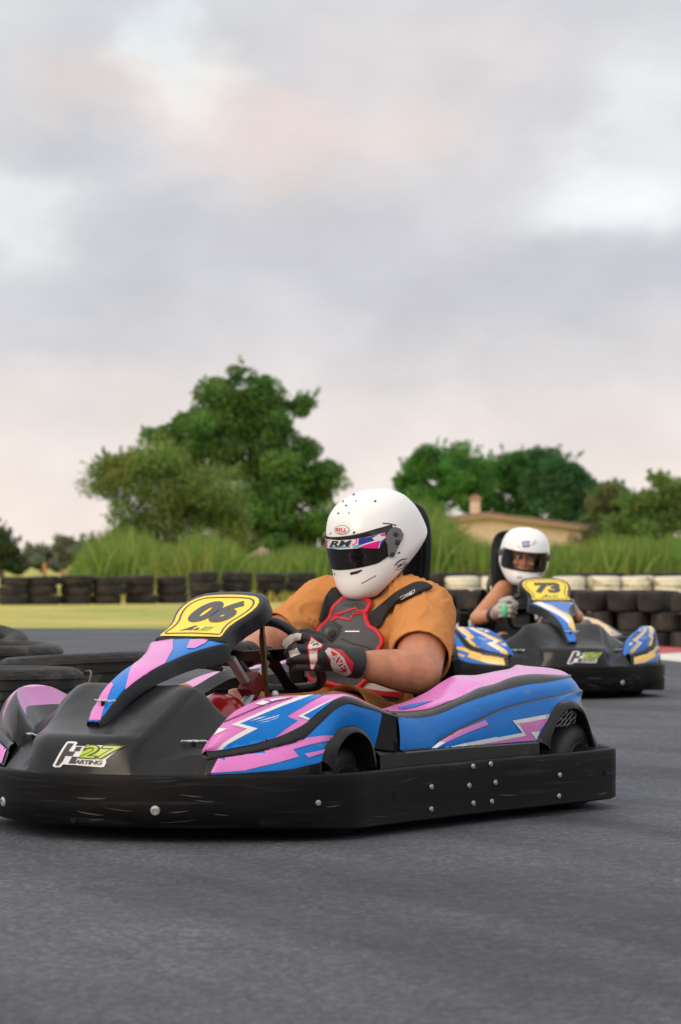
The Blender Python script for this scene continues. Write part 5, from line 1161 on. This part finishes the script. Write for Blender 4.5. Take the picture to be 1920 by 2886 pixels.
PD_VISOR = [
 ('P', 0, 'W', [(-0.1639, 0.2757), (-0.1165, 0.2708), (-0.0815, 0.2727), (-0.0407, 0.2781), (0.0001, 0.2869), (0.0311, 0.2957), (0.0329, 0.2782), (0.0206, 0.2577), (0.0104, 0.2446), (-0.0232, 0.2455), (-0.0407, 0.2469), (-0.0786, 0.2432), (-0.1165, 0.2413), (-0.1519, 0.2459), (-0.1615, 0.252)]),
 ('P', 1, 'B', [(-0.1648, 0.2757), (-0.1563, 0.2742), (-0.1593, 0.2584), (-0.1564, 0.251), (-0.1615, 0.252)]),
 ('P', 1, 'P', [(-0.1518, 0.2723), (-0.1563, 0.2671), (-0.1585, 0.2555), (-0.1534, 0.2509), (-0.1519, 0.2539), (-0.1554, 0.2569), (-0.1542, 0.2656), (-0.1489, 0.2705)]),
 ('P', 1, 'P', [(-0.0669, 0.2741), (-0.0582, 0.2752), (-0.0588, 0.2621), (-0.0742, 0.2525), (-0.0762, 0.2554), (-0.0625, 0.2636), (-0.0625, 0.2717)]),
 ('P', 1, 'B', [(-0.0538, 0.2758), (-0.0232, 0.281), (0.0089, 0.2883), (-0.0116, 0.2781), (-0.0028, 0.2694), (-0.029, 0.2621), (-0.0407, 0.2577), (-0.0553, 0.2548)]),
 ('P', 1, 'C', [(-0.0756, 0.2461), (-0.0669, 0.2548), (-0.0523, 0.2563), (-0.0407, 0.2577), (-0.0582, 0.2475)]),
 ('P', 1, 'B', [(0.0311, 0.2782), (0.0329, 0.2782), (0.0206, 0.2571), (0.0133, 0.249), (0.0162, 0.2665)]),
 ('P', 2, 'P', [(-0.0582, 0.2467), (-0.029, 0.2577), (-0.0028, 0.265), (0.0147, 0.27), (0.0118, 0.2577), (0.0083, 0.2443), (-0.0232, 0.2452), (-0.0407, 0.2466)]),
 ('P', 2, 'P', [(0.0133, 0.2883), (0.0311, 0.2954), (0.0317, 0.2846), (0.0206, 0.2846)]),
 ('P', 1, 'C', [(-0.1489, 0.2509), (-0.0815, 0.2525), (-0.08, 0.249), (-0.1165, 0.2463), (-0.146, 0.247)]),
 ('T', 3, 'n', 'RM', (-0.1113, 0.2603), (-0.0762, 0.2613), (-0.1107, 0.2702), 0.25, 0.03),
 ('T', 3, 'C', 'INSPIRACING', (-0.1136, 0.2483), (-0.0815, 0.2496), (-0.1136, 0.2506), 0.2, 0.0),
]
PD_HELM = [
 ('O', 0, 'k', (-0.1077, 0.3041), (-0.0832, 0.304), (-0.1077, 0.3197)),
 ('O', 1, 'W', (-0.1077, 0.3041), (-0.0847, 0.304), (-0.1077, 0.3182)),
 ('T', 2, 'r', 'BELL', (-0.1089, 0.3047), (-0.0908, 0.304), (-0.1089, 0.3106), 0, 0.025),
 ('L', 2, 'r', [(-0.1209, 0.2955), (-0.1078, 0.2939), (-0.0955, 0.2953)], 0.0025),
 ('O', 0, 'k', (-0.0693, 0.4207), (-0.0655, 0.4218), (-0.0692, 0.4242)),
 ('O', 0, 'k', (-0.1039, 0.3978), (-0.1007, 0.3987), (-0.1039, 0.4004)),
 ('O', 0, 'k', (-0.0628, 0.3978), (-0.0602, 0.3985), (-0.0628, 0.3998)),
 ('O', 0, 'k', (-0.0942, 0.3835), (-0.0907, 0.3845), (-0.0942, 0.3862)),
 ('O', 0, 'k', (-0.0003, 0.3971), (0.0039, 0.3984), (-0.0002, 0.4002)),
 ('O', 0, 'k', (-0.1195, 0.3582), (-0.116, 0.3592), (-0.1195, 0.3609)),
 ('O', 0, 'k', (-0.0849, 0.3586), (-0.0823, 0.3594), (-0.0849, 0.3606)),
 ('O', 0, 'k', (-0.1439, 0.2934), (-0.1415, 0.2941), (-0.1439, 0.2952)),
 ('O', 0, 'k', (-0.0684, 0.2957), (-0.064, 0.297), (-0.0684, 0.299)),
 ('O', 0, 'k', (0.0766, 0.2301), (0.0804, 0.2313), (0.0766, 0.233)),
 ('P', 0, 'k', [(-0.1447, 0.1722), (-0.1313, 0.1656), (-0.1289, 0.1576), (-0.1388, 0.161)]),
 ('P', 0, 'k', [(-0.082, 0.1666), (-0.0435, 0.1766), (-0.0429, 0.1717), (-0.0581, 0.1629), (-0.0799, 0.1584)]),
 ('P', 0, 'k', [(0.0613, 0.1877), (0.0678, 0.1994), (0.0826, 0.2097), (0.1035, 0.2129), (0.1021, 0.21), (0.0841, 0.2064), (0.0708, 0.1971), (0.0649, 0.1889)]),
 ('P', 0, 'k', [(0.0638, 0.178), (0.0739, 0.1766), (0.092, 0.1833), (0.1044, 0.2009), (0.104, 0.195), (0.0937, 0.1812), (0.074, 0.1754), (0.0644, 0.176)]),
 ('T', 0, 'k', 'RM-X', (0.0842, 0.1921), (0.0977, 0.1988), (0.0857, 0.1979), 0.1, 0.02),
 ('L', 0, 'H', [(-0.0449, 0.1313), (-0.0289, 0.1395), (-0.0114, 0.1498), (0.0018, 0.1571)], 0.0022),
 ('L', 0, 'H', [(0.0236, 0.3255), (0.0471, 0.3236), (0.0678, 0.3188)], 0.0035),
 ('L', 0, 'h', [(0.0862, 0.173), (0.1133, 0.1921), (0.146, 0.2171)], 0.0018),
]
PD_GLOVE = [
 ('P', 0, 'w', [(-0.2949, -0.0549), (-0.2852, -0.0382), (-0.2679, -0.0239), (-0.2447, -0.0169), (-0.2314, -0.0196), (-0.235, -0.0377), (-0.2531, -0.042), (-0.2698, -0.0546), (-0.2781, -0.0658), (-0.2907, -0.0646)]),
 ('P', 0, 'w', [(-0.2708, -0.0721), (-0.2457, -0.0614), (-0.2347, -0.0801), (-0.2652, -0.0921)]),
 ('P', 0, 'R', [(-0.2154, -0.0607), (-0.2031, -0.0265), (-0.1657, -0.0528), (-0.1698, -0.0623), (-0.1809, -0.0663), (-0.1814, -0.1037), (-0.1962, -0.1304), (-0.2053, -0.1275), (-0.2107, -0.0815)]),
 ('P', 1, 'w', [(-0.2112, -0.0598), (-0.2009, -0.0306), (-0.1691, -0.0533), (-0.1721, -0.059), (-0.2085, -0.0662)]),
 ('P', 1, 'w', [(-0.209, -0.0698), (-0.1836, -0.0665), (-0.1847, -0.1003), (-0.1962, -0.1267), (-0.2025, -0.1256)]),
 ('L', 2, 'n', [(-0.203, -0.0512), (-0.1948, -0.043), (-0.192, -0.0512), (-0.1974, -0.0552), (-0.1864, -0.0512), (-0.1809, -0.0463), (-0.185, -0.0526), (-0.1795, -0.054)], 0.0035),
 ('P', 0, 'R', [(-0.1533, -0.0603), (-0.109, -0.0696), (-0.0728, -0.1102), (-0.0769, -0.1443), (-0.1062, -0.1535), (-0.1313, -0.143), (-0.1436, -0.1097), (-0.1601, -0.0719)]),
 ('P', 1, 'w', [(-0.161, -0.0719), (-0.1483, -0.062), (-0.1229, -0.0754), (-0.1034, -0.0939), (-0.0937, -0.1152), (-0.0797, -0.1399), (-0.088, -0.1486), (-0.1062, -0.1535), (-0.1313, -0.143), (-0.1436, -0.1111), (-0.1417, -0.099)]),
 ('P', 2, 'R', [(-0.1436, -0.0708), (-0.1256, -0.0794), (-0.1118, -0.0964), (-0.0951, -0.1281), (-0.0937, -0.1368), (-0.1146, -0.1349), (-0.1159, -0.1188), (-0.1339, -0.0986)]),
 ('T', 3, 'w', 'AVE', (-0.1187, -0.1046), (-0.102, -0.1264), (-0.109, -0.0979), 0, 0.02),
]
PD_VESTD = [
 ('L', 1, 'r', [(-0.1439, 0.0095), (-0.1241, 0.0202), (-0.0984, 0.0173), (-0.083, 0.0123), (-0.0716, 0.0313), (-0.0342, 0.0353), (-0.0352, 0.0419), (-0.0572, 0.0417), (-0.0633, 0.0518), (-0.0829, 0.0439), (-0.1267, 0.0304), (-0.1407, 0.0173)], 0.006),
 ('L', 1, 'r', [(-0.1345, 0.02), (-0.1035, 0.0323), (-0.1241, 0.0217)], 0.003),
 ('L', 1, 'r', [(-0.1267, 0.0304), (-0.1086, 0.0358)], 0.004),
 ('L', 1, 'W', [(-0.0974, -0.0235), (-0.0516, -0.0231)], 0.004),
 ('T', 1, 'r', 'ALPS', (-0.073, -0.0187), (-0.0613, -0.0187), (-0.073, -0.0168), 0, 0),
 ('L', 1, 'k', [(-0.2068, -0.0468), (-0.1651, -0.0437), (-0.1317, -0.0316)], 0.003),
 ('L', 1, 'k', [(-0.1087, -0.0461), (-0.0731, -0.0607), (-0.0325, -0.0705), (-0.0047, -0.083)], 0.004),
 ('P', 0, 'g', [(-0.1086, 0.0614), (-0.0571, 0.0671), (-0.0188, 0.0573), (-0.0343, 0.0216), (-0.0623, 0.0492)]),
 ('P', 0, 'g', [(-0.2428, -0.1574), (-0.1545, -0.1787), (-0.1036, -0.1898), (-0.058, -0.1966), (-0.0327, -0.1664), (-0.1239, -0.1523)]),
]
PD_STRAPD = [
 ('T', 2, 'W', 'CONNECT', (0.1037, 0.0953), (0.1276, 0.108), (0.1019, 0.0988), 0, 0.02),
]
PD_BELT = [
 ('P', 0, 't', [(-0.0529, -0.1891), (-0.0327, -0.1865), (0.0281, -0.1965), (0.0867, -0.1948), (0.0815, -0.2173), (0.0229, -0.214), (-0.0429, -0.204)]),
 ('P', 1, 'r', [(-0.058, -0.1991), (-0.0429, -0.204), (0.0229, -0.2155), (0.0815, -0.2183), (0.0737, -0.2347), (0.0127, -0.2264), (-0.0429, -0.2115)]),
 ('P', 0, 'b', [(-0.0454, -0.2105), (0.0127, -0.2254), (0.0737, -0.2337), (0.0635, -0.247), (0.0279, -0.2415), (-0.0227, -0.2239)]),
]
PD_SHIRT = [
 ('P', 0, 'o', [(-0.014, 0.0142), (-0.0205, 0.0318), (-0.0061, 0.0472), (0.0247, 0.0687), (0.0287, 0.0627), (0.0066, 0.0422)]),
]
PD_VEST = [(-0.0931, 0.0723), (-0.0571, 0.0717), (-0.0121, 0.0624), (-0.0189, 0.0395), (-0.0292, 0.0217), (-0.0319, 0.0093), (-0.0221, -0.018), (-0.0018, -0.0305), (0.0123, -0.048), (0.0173, -0.0656), (0.0055, -0.0856), (-0.0022, -0.1157), (-0.0073, -0.1511), (-0.02, -0.1714), (-0.0352, -0.1865), (-0.058, -0.2066), (-0.1036, -0.2023), (-0.1545, -0.1912), (-0.1958, -0.1807), (-0.2429, -0.1707), (-0.249, -0.1522), (-0.2348, -0.1155), (-0.2224, -0.0703), (-0.2093, -0.0442), (-0.1913, -0.0133), (-0.1552, 0.0173), (-0.1242, 0.0433)]
PD_KNOB = [(-0.1276, -0.0425), (-0.1087, -0.0421), (-0.1276, -0.0241)]
PD_STRAPS = [[(0.1257, 0.1221), (0.151, 0.1257), (0.176, 0.1146), (0.1553, 0.1071), (0.1094, 0.0869), (0.0646, 0.0609), (0.0397, 0.0348), (0.0218, 0.0093), (0.0139, -0.0057), (0.0009, -0.0156), (-0.0193, -0.0006), (-0.0139, 0.0218), (0.0066, 0.0422), (0.045, 0.073), (0.0802, 0.099)], [(-0.132, 0.1114), (-0.1112, 0.0897), (-0.1242, 0.0638), (-0.1345, 0.0405), (-0.1552, 0.0199), (-0.1759, 0.0098), (-0.181, 0.0124), (-0.1707, 0.0484), (-0.1553, 0.0845)]]

# BUILD
def person1():
    root = empty('person'); tag(root, 'person in rust orange T-shirt, white helmet and black chest guard driving the front kart', 'person', None)
    root.location = KART1_LOC; root.rotation_euler = (0, 0, KART1_RZ)
    legs = []
    for s in (1, -1): legs += [('c', [(-.23, s * .10, .20), (.0, s * .15, .28), (.20, s * .185, .335)], [.11, .095, .068]), ('c', [(.20, s * .185, .335), (.38, s * .18, .25), (.56, s * .165, .15)], [.066, .058, .040]), ('c', [(.56, s * .165, .15), (.62, s * .16, .17), (.64, s * .16, .24)], [.040, .034, .026])]
    head = [('e', tuple(H1C + Vector((-.02, 0, .0))), (.10, .078, .115)), ('e', tuple(H1C + Vector((.035, 0, -.06))), (.065, .06, .07)), ('e', tuple(H1C + Vector((.10, 0, -.03))), (.022, .015, .025)), ('c', [tuple(H1C + Vector((-.03, 0, -.08))), (-.345, 0, .70)], [.066, .070])]
    rh = [hand_parts([mir_pt(p, 0) for p in LK], [mir_pt(p, 0) for p in LP], [mir_pt(p, 0) for p in LT], RWR, .0088, .024), hand_parts(LK, LP, LT, LWR, .0088, .024)]
    body = blob(torso1(-.004) + arm(LSH, LEL, LWR, (.086, .083, .070, .066, .052, .030)) + arm(RSH, REL, RWR, (.080, .070, .058, .056, .044, .030)) + legs + head + rh[0] + rh[1], .0062, 5)
    put('body', body, SKIN1, root)
    shp = shirt1_mesh(True); sb = bvh_me(shirt1_mesh(False)); sw = put('shirt', shp, SHIRT, root)
    mb = MB(); lay(mb, PD_SHIRT, FR_V1, bvh_me(shp), MATS, .0012, .0006, .01); absorb(sw, mb)
    sh = []
    for s in (1, -1): sh.append(('c', [(-.24, s * .09, .20), (.0, s * .15, .285), (.13, s * .175, .325)], [.125, .112, .098]))
    me = blob(sh + [('e', (-.24, 0, .22), (.17, .21, .11))], .009, 6, lambda p: .004 * noise.noise((p.x * 14, p.y * 20, p.z * 14)))
    cut(me, [((.135, .175, .325), (.93, .1, .25), .14), ((.135, -.175, .325), (.93, -.1, .25), .14)]); put('shorts', me, SHORTS, root)
    for s in (1, -1):
        me = blob([('c', [(.555, s * .165, .165), (.585, s * .163, .135), (.63, s * .16, .20), (.645, s * .16, .27)], [.048, .048, .044, .032])], .006, 4); o = put('shoe', me, M_REDM, root)
    # chest guard: a foam shell standing off the shirt, red piping round it
    def shell(p, lift):
        o = FR_V1(p[0], p[1], .6); n = Vector((.818, .575, 0)); h = sb.ray_cast(o, -n, 1.2); return None if h[0] is None else h[0] + h[1] * lift
    mb = MB(); decal(mb, poly2d(PD_VEST), VEST, FR_V1, sb, .020, .010, .6)
    vb = BVHTree.FromPolygons([Vector(v) for v in mb.v], mb.f); vest = mb.build('chest_guard', root, angle=60)
    pts = [shell(p, .017) for p in PD_VEST]; pts = [p for p in pts if p]; pts.append(pts[0])
    mb = MB(); mb.tube(cr([tuple(p) for p in pts], 3), .0088, REDP, 10, cap=False); mb.build('piping', vest)
    mb = MB(); lay(mb, PD_VESTD, FR_V1, vb, MATS, .0012, .0008, .008); absorb(vest, mb)
    c, r_, t_ = [shell(p, .020) for p in PD_KNOB]; ax = Vector((.80, .55, .12)).normalized(); u = (t_ - c); u = (u - ax * u.dot(ax)).normalized(); w = ax.cross(u); rad = (r_ - c).length
    def kf(a, b, h): return c + w * a + u * b + ax * h
    mb = MB(); mb.prism([(rad * 1.55 * math.cos(k * math.pi / 3 + .52), rad * 1.75 * math.sin(k * math.pi / 3 + .52)) for k in range(6)], VEST2, lambda a, b, h: kf(a, b, h + .006), .02, .003)
    mb.prism([(rad * math.cos(k * math.pi / 14), rad * math.sin(k * math.pi / 14)) for k in range(28)], HGREY2, lambda a, b, h: kf(a, b, h + .020), .02, .004); mb.prism([(rad * .5 * math.cos(k * math.pi / 10), rad * .5 * math.sin(k * math.pi / 10)) for k in range(20)], HDARK, lambda a, b, h: kf(a, b, h + .0225), .01, .002)
    mb.build('knob', vest, angle=35)
    for poly in PD_STRAPS:
        mb = MB(); decal(mb, poly2d(poly), BLACKC, FR_V1, sb, .014, .010, .6); decal(mb, poly2d(poly), BLACKC, FR_V1, sb, .002, .01, .6)
        ps = [shell(p, .008) for p in poly]; ps = [p for p in ps if p]; ps.append(ps[0]); mb.tube(cr([tuple(p) for p in ps], 2), .0065, BLACKC, 8, cap=False)
        so_ = mb.build('shoulder_strap', vest)
        if poly is PD_STRAPS[0]:
            m2 = MB(); lay(m2, PD_STRAPD, FR_V1, BVHTree.FromPolygons([Vector(v) for v in mb.v], mb.f), MATS, .0012, .0006, .01)
            absorb(so_, m2)
    mb = MB(); lay(mb, PD_BELT, FR_V1, sb, MATS, .010, .001, .01); mb.build('waist_belt', vest)
    # gloves
    gm = glove1_mesh(); gb = bvh_me(gm); g = put('glove', gm, GLOVE, root)
    mb = MB(); lay(mb, PD_GLOVE, FR_V1, gb, MATS, .0010, .0006, .004); absorb(g, mb)
    parts = hand_parts([mir_pt(p, 0) for p in LK], [mir_pt(p, 0) for p in LP], [mir_pt(p, 0) for p in LT], RWR, .0135, .040); d = (Vector(REL) - Vector(RWR)).normalized()
    me = blob(parts + [('c', [Vector(RWR) + d * .05, RWR, (.225, -.19, .515)], [.043, .042, .036])], .005, 4); cut(me, [(Vector(RWR) + d * .03, d, .075)]); put('glove', me, GLOVE, root)
    # helmet
    hm, vm = helmet1_mb(); h = hm.build('helmet', root, angle=50); v = vm.build('visor', h, angle=60)
    gk = visor_patch(H1M, HDARK, .0022, R(73), zt=lambda a: .052 - .012 * max(0, abs(a) - .9) ** 1.2, zb=lambda a: -.056 + .055 * max(0, abs(a) - .75) ** 1.4); gk.build('visor_seal', h, angle=60)
    bv = BVHTree.FromPolygons([Vector(x) for x in hm.v] + [Vector(x) for x in vm.v], hm.f + [tuple(i + len(hm.v) for i in f) for f in vm.f])
    mb = MB(); lay(mb, PD_VISOR, FR_V1, bv, MATS, .0010, .0006, .006); absorb(v, mb)
    mb = MB(); lay(mb, PD_HELM, FR_V1, bv, MATS, .0010, .0007, .006); absorb(h, mb)
    for s in (1, -1):   # hinge plates of the visor
        mb = MB(); ol = [(.040, .046), (.020, .064), (-.004, .066), (-.022, .050), (-.028, .020), (-.016, -.004), (.004, -.020), (.020, -.050), (.034, -.064), (.048, -.058), (.052, -.036), (.046, .0), (.050, .024)]
        def hp(a, b, lift):
            q = hshell(s * R(68), .0); z = -.010 + b * .72; az = s * (R(74) - a * 5.2); p = hshell(az, z, lift); return H1M @ p
        V = [hp(a, b, .0065) for a, b in ol]; W = [hp(a, b, -.004) for a, b in ol]; n = len(ol)
        cen = hp(.014, .01, .0075); mb.add(V + [cen], [(i, (i + 1) % n, n) if s > 0 else ((i + 1) % n, i, n) for i in range(n)], HGREY); mb.add(V + W, [((i + 1) % n, i, n + i, n + (i + 1) % n) if s > 0 else (i, (i + 1) % n, n + (i + 1) % n, n + i) for i in range(n)], HGREY)
        for a, b, rr in ((.004, .034, .011), (.006, -.004, .013), (.036, -.050, .010)):
            c0 = hp(a, b, .008); nn = (hp(a, b, .02) - c0).normalized(); mb.tube([c0 - nn * .004, c0 + nn * .0005, c0 + nn * .0012], [rr * .8, rr * .8, rr * .6], HGREY2, 16)
        mb.build('hinge', h, angle=30)
person1()

# ---- second driver, leaning into the turn
H2C = Vector((-.192, .068, .857)); H2M = Matrix.Translation(H2C) @ Euler((R(-7), R(9), R(-15)), 'XYZ').to_matrix().to_4x4() @ Matrix.Scale(1.07, 4)
def person2():
    root = empty('person'); tag(root, 'person in black tank top and white helmet with bare arms driving the rear kart', 'person')
    root.location = KART2_LOC; root.rotation_euler = (0, 0, KART2_RZ)
    rs, re, rw = (-.245, -.055, .632), (-.085, -.270, .452), (.175, -.215, .478); ls, le, lw = (-.275, .225, .625), (-.03, .36, .46), (.20, .245, .495)
    def hl(x, y, z): return tuple(H2M @ Vector((x, y, z)))
    face = [('e', hl(.0, 0, .02), (.105, .082, .115)), ('e', hl(.045, 0, -.055), (.062, .056, .072)), ('c', [hl(.092, 0, .0), hl(.112, 0, -.035), hl(.122, 0, -.048)], [.010, .012, .014]), ('c', [hl(.088, .045, .012), hl(.098, .02, .012), hl(.098, -.02, .012), hl(.088, -.045, .012)], [.010, .012, .012, .010]),
            ('e', hl(.075, .042, -.045), (.026, .024, .022)), ('e', hl(.075, -.042, -.045), (.026, .024, .022)), ('c', [hl(.098, -.02, -.082), hl(.104, 0, -.080), hl(.098, .02, -.082)], [.008, .010, .008]), ('e', hl(.080, 0, -.115), (.028, .026, .022)),
            ('c', [hl(-.02, 0, -.08), (-.255, .085, .655)], [.056, .058])]
    tor = lambda w: [('e', (-.265, .08, .51), (.100 + w, .150 + w, .15 + w)), ('e', (-.245, .04, .34), (.105 + w, .150 + w, .18 + w)), ('e', (-.27, .085, .62), (.070 + w, .135 + w, .055 + w)), ('e', (-.175, .12, .53), (.055 + w, .060 + w, .055 + w)), ('e', (-.175, .01, .53), (.055 + w, .060 + w, .055 + w))]
    legs = []
    for q in (1, -1): legs += [('c', [(-.23, q * .09, .19), (.0, q * .14, .27), (.20, q * .175, .32)], [.095, .08, .058]), ('c', [(.20, q * .175, .32), (.38, q * .17, .24), (.56, q * .16, .15)], [.056, .050, .034]), ('c', [(.56, q * .16, .15), (.64, q * .16, .22)], [.034, .026])]
    RKm = [mir_pt(p, 0) for p in LK]; RPm = [mir_pt(p, 0) for p in LP]; RTm = [mir_pt(p, 0) for p in LT]
    body = blob(tor(0) + arm(rs, re, rw, (.058, .050, .044, .046, .038, .026)) + arm(ls, le, lw, (.058, .050, .044, .046, .038, .026)) + legs + face + hand_parts(RKm, RPm, RTm, rw, .0085, .022) + hand_parts(LK, LP, LT, lw, .0085, .022), .0058, 4)
    put('body', body, SKIN2, root)
    me = blob(tor(.006) + [('c', [(-.27, .15, .60), (-.285, .145, .68)], [.03, .024]), ('c', [(-.255, .025, .60), (-.27, .035, .675)], [.03, .022])], .008, 5); cut(me, [((-.25, .04, .24), (0, 0, -1), .3)]); put('tank_top', me, BLACKC, root)
    me = blob([('c', [(-.24, q * .08, .19), (.0, q * .14, .275), (.30, q * .175, .30)], [.105, .09, .066]) for q in (1, -1)] + [('c', [(.30, q * .175, .30), (.54, q * .16, .16)], [.064, .045]) for q in (1, -1)], .009, 5); put('trousers', me, BLACKC, root)
    for q in (1, -1): put('shoe', blob([('c', [(.55, q * .16, .16), (.58, q * .16, .13), (.64, q * .16, .22)], [.044, .044, .032])], .007, 3), BLACKC, root)
    g2 = mat('grey_white_glove', (.42, .38, .36), .7, var=.2, vscale=24, spots=((.22, .03, .03), 26, .62, (1, 1, 1)))
    for (K_, P_, T_, w_, e_) in ((RKm, RPm, RTm, rw, re), (LK, LP, LT, lw, le)):
        d = (Vector(e_) - Vector(w_)).normalized(); w0 = Vector(w_)
        g = put('glove', blob(hand_parts(K_, P_, T_, w_, .0140, .040), .005, 4), g2, root)
        me = blob([('c', [w0 + d * .045, w0, w0 - d * .035], [.043, .042, .040])], .006, 3); cut(me, [(w0 + d * .05, d, .08)]); put('cuff', me, GLOVE, g)
        mb = MB(); mb.tube([w0 - d * .038, w0 - d * .050], [.041, .038], GLOVE_R, 18, cap=False); mb.build('cuff_trim', g)
        k = Vector(K_[1]); mb = MB(); mb.ball(tuple(k * .6 + Vector(P_[2]) * .4 + Vector((.006, 0, -.01))), (.020, .022, .045), GREENP, 12, 16); mb.build('finger_guard', g)
    # head under the open visor
    for q in (1, -1):
        mb = MB(); mb.ball(hl(.094, q * .031, -.010), .0135, GLOVE_W, 10, 12); mb.ball(hl(.1035, q * .030, -.011), .0065, HDARK, 8, 10); mb.build('eye', root)
        mb = MB(); mb.tube(cr([hl(.098, q * .050, .004), hl(.110, q * .034, .012), hl(.110, q * .016, .008)], 4), .0042, mat('dark_hair', (.03, .018, .012), .7) if q > 0 else bpy.data.materials['dark_hair'], 6); mb.tube(cr([hl(.094, q * .048, -.008), hl(.108, q * .032, -.001), hl(.104, q * .016, -.010)], 4), .0022, HDARK, 6); mb.build('eyebrow', root)
    AP = (.036, -.076, R(62))
    hm = helmet_parts(H2M, AP); h = hm.build('helmet', root, angle=50)
    mb = MB(); n = 40   # lining round the opening
    loop = []; zt, zb, am = AP
    for k in range(n): loop.append((am * (2 * k / (n - 1) - 1) , zt))
    loop += [(am, zt + (zb - zt) * k / 9) for k in range(1, 9)] + [(am * (1 - 2 * k / (n - 1)), zb) for k in range(n)] + [(-am, zb + (zt - zb) * k / 9) for k in range(1, 9)]
    mb.grid([[H2M @ hshell(a * 1.02, z, .004) for a, z in loop], [H2M @ hshell(a * .985, (z + .02) * .95 - .02, .004) for a, z in loop], [H2M @ hshell(a * .93, (z + .02) * .90 - .02, -.035) for a, z in loop]], HDARK, closed_v=True); mb.build('opening_seal', h, angle=70)
    cav = []                                                  # dark padding inside the shell
    for z in np.linspace(.12, -.16, 12): cav.append([H2M @ hshell(R(75) + R(210) * k / 30, z, -.022) for k in range(31)])
    mb = MB(); mb.grid(cav, HDARK); mb.build('padding', h)
    vg = bpy.data.materials.new('tinted_visor_glass'); vg.use_nodes = True; nt = vg.node_tree; nt.nodes.clear()
    tr = _n(nt, 'ShaderNodeBsdfTransparent'); tr.inputs['Color'].default_value = (.86, .86, .87, 1); gl = _n(nt, 'ShaderNodeBsdfGlossy'); gl.inputs['Roughness'].default_value = .05; fr_ = _n(nt, 'ShaderNodeFresnel'); fr_.inputs['IOR'].default_value = 1.35
    ms = _n(nt, 'ShaderNodeMixShader'); out = _n(nt, 'ShaderNodeOutputMaterial'); nt.links.new(fr_.outputs[0], ms.inputs[0]); nt.links.new(tr.outputs[0], ms.inputs[1]); nt.links.new(gl.outputs[0], ms.inputs[2]); nt.links.new(ms.outputs[0], out.inputs['Surface'])
    vm = visor_patch(H2M, vg, .006, R(63), lambda a: zt + .002, lambda a: zb - .002); vm.build('visor', h, angle=60)
    bv = bvh_of(hm); mb = MB()
    o = H2M @ Vector((.16, .018, .088)); FR = frame((o.x, o.y, o.z), (.2016 * .99, .9795 * .99, .10), (-.02, -.10, .99)); 
    sq = lambda x, y, w, hh: [(x - w, y - hh), (x + w, y - hh), (x + w, y + hh), (x - w, y + hh)]
    items = [('P', 0, 'E', sq(-.022, -.004, .023, .018)), ('P', 1, 'W', [(-.037, -.010), (-.030, -.014), (-.027, -.010), (-.032, -.004), (-.032, .002), (-.026, .005), (-.030, .008), (-.037, .004)]), ('P', 1, 'W', [(-.006, -.010), (-.013, -.014), (-.016, -.010), (-.011, -.004), (-.011, .002), (-.017, .005), (-.013, .008), (-.006, .004)]), ('P', 1, 'W', sq(-.0215, -.003, .0045, .006)),
             ('L', 0, 'h', [(.012, -.014), (.045, -.002)], .004), ('L', 0, 'h', [(.020, .002), (.046, .012)], .003), ('L', 0, 'h', [(-.085, -.014), (-.058, -.018)], .004), ('L', 0, 'h', [(-.082, .000), (-.060, -.002)], .003),
             ('T', 0, 'h', 'SPORT', (-.082, -.206), (-.064, -.206), (-.082, -.199), 0, .02), ('T', 0, 'h', 'RACE', (.062, -.196), (.082, -.190), (.061, -.187), 0, .02)]
    lay(mb, items, FR, bv, MATS, .0012, .0008, .008, .4); absorb(h, mb)
    for q in (1, -1):
        mb = MB(); p = H2M @ hshell(q * R(74), .0, .004); nn = (H2M @ hshell(q * R(74), .0, .02) - p).normalized(); mb.tube([p - nn * .006, p + nn * .004, p + nn * .006], [.022, .022, .017], HGREY2, 18); mb.build('hinge', h)
person2()
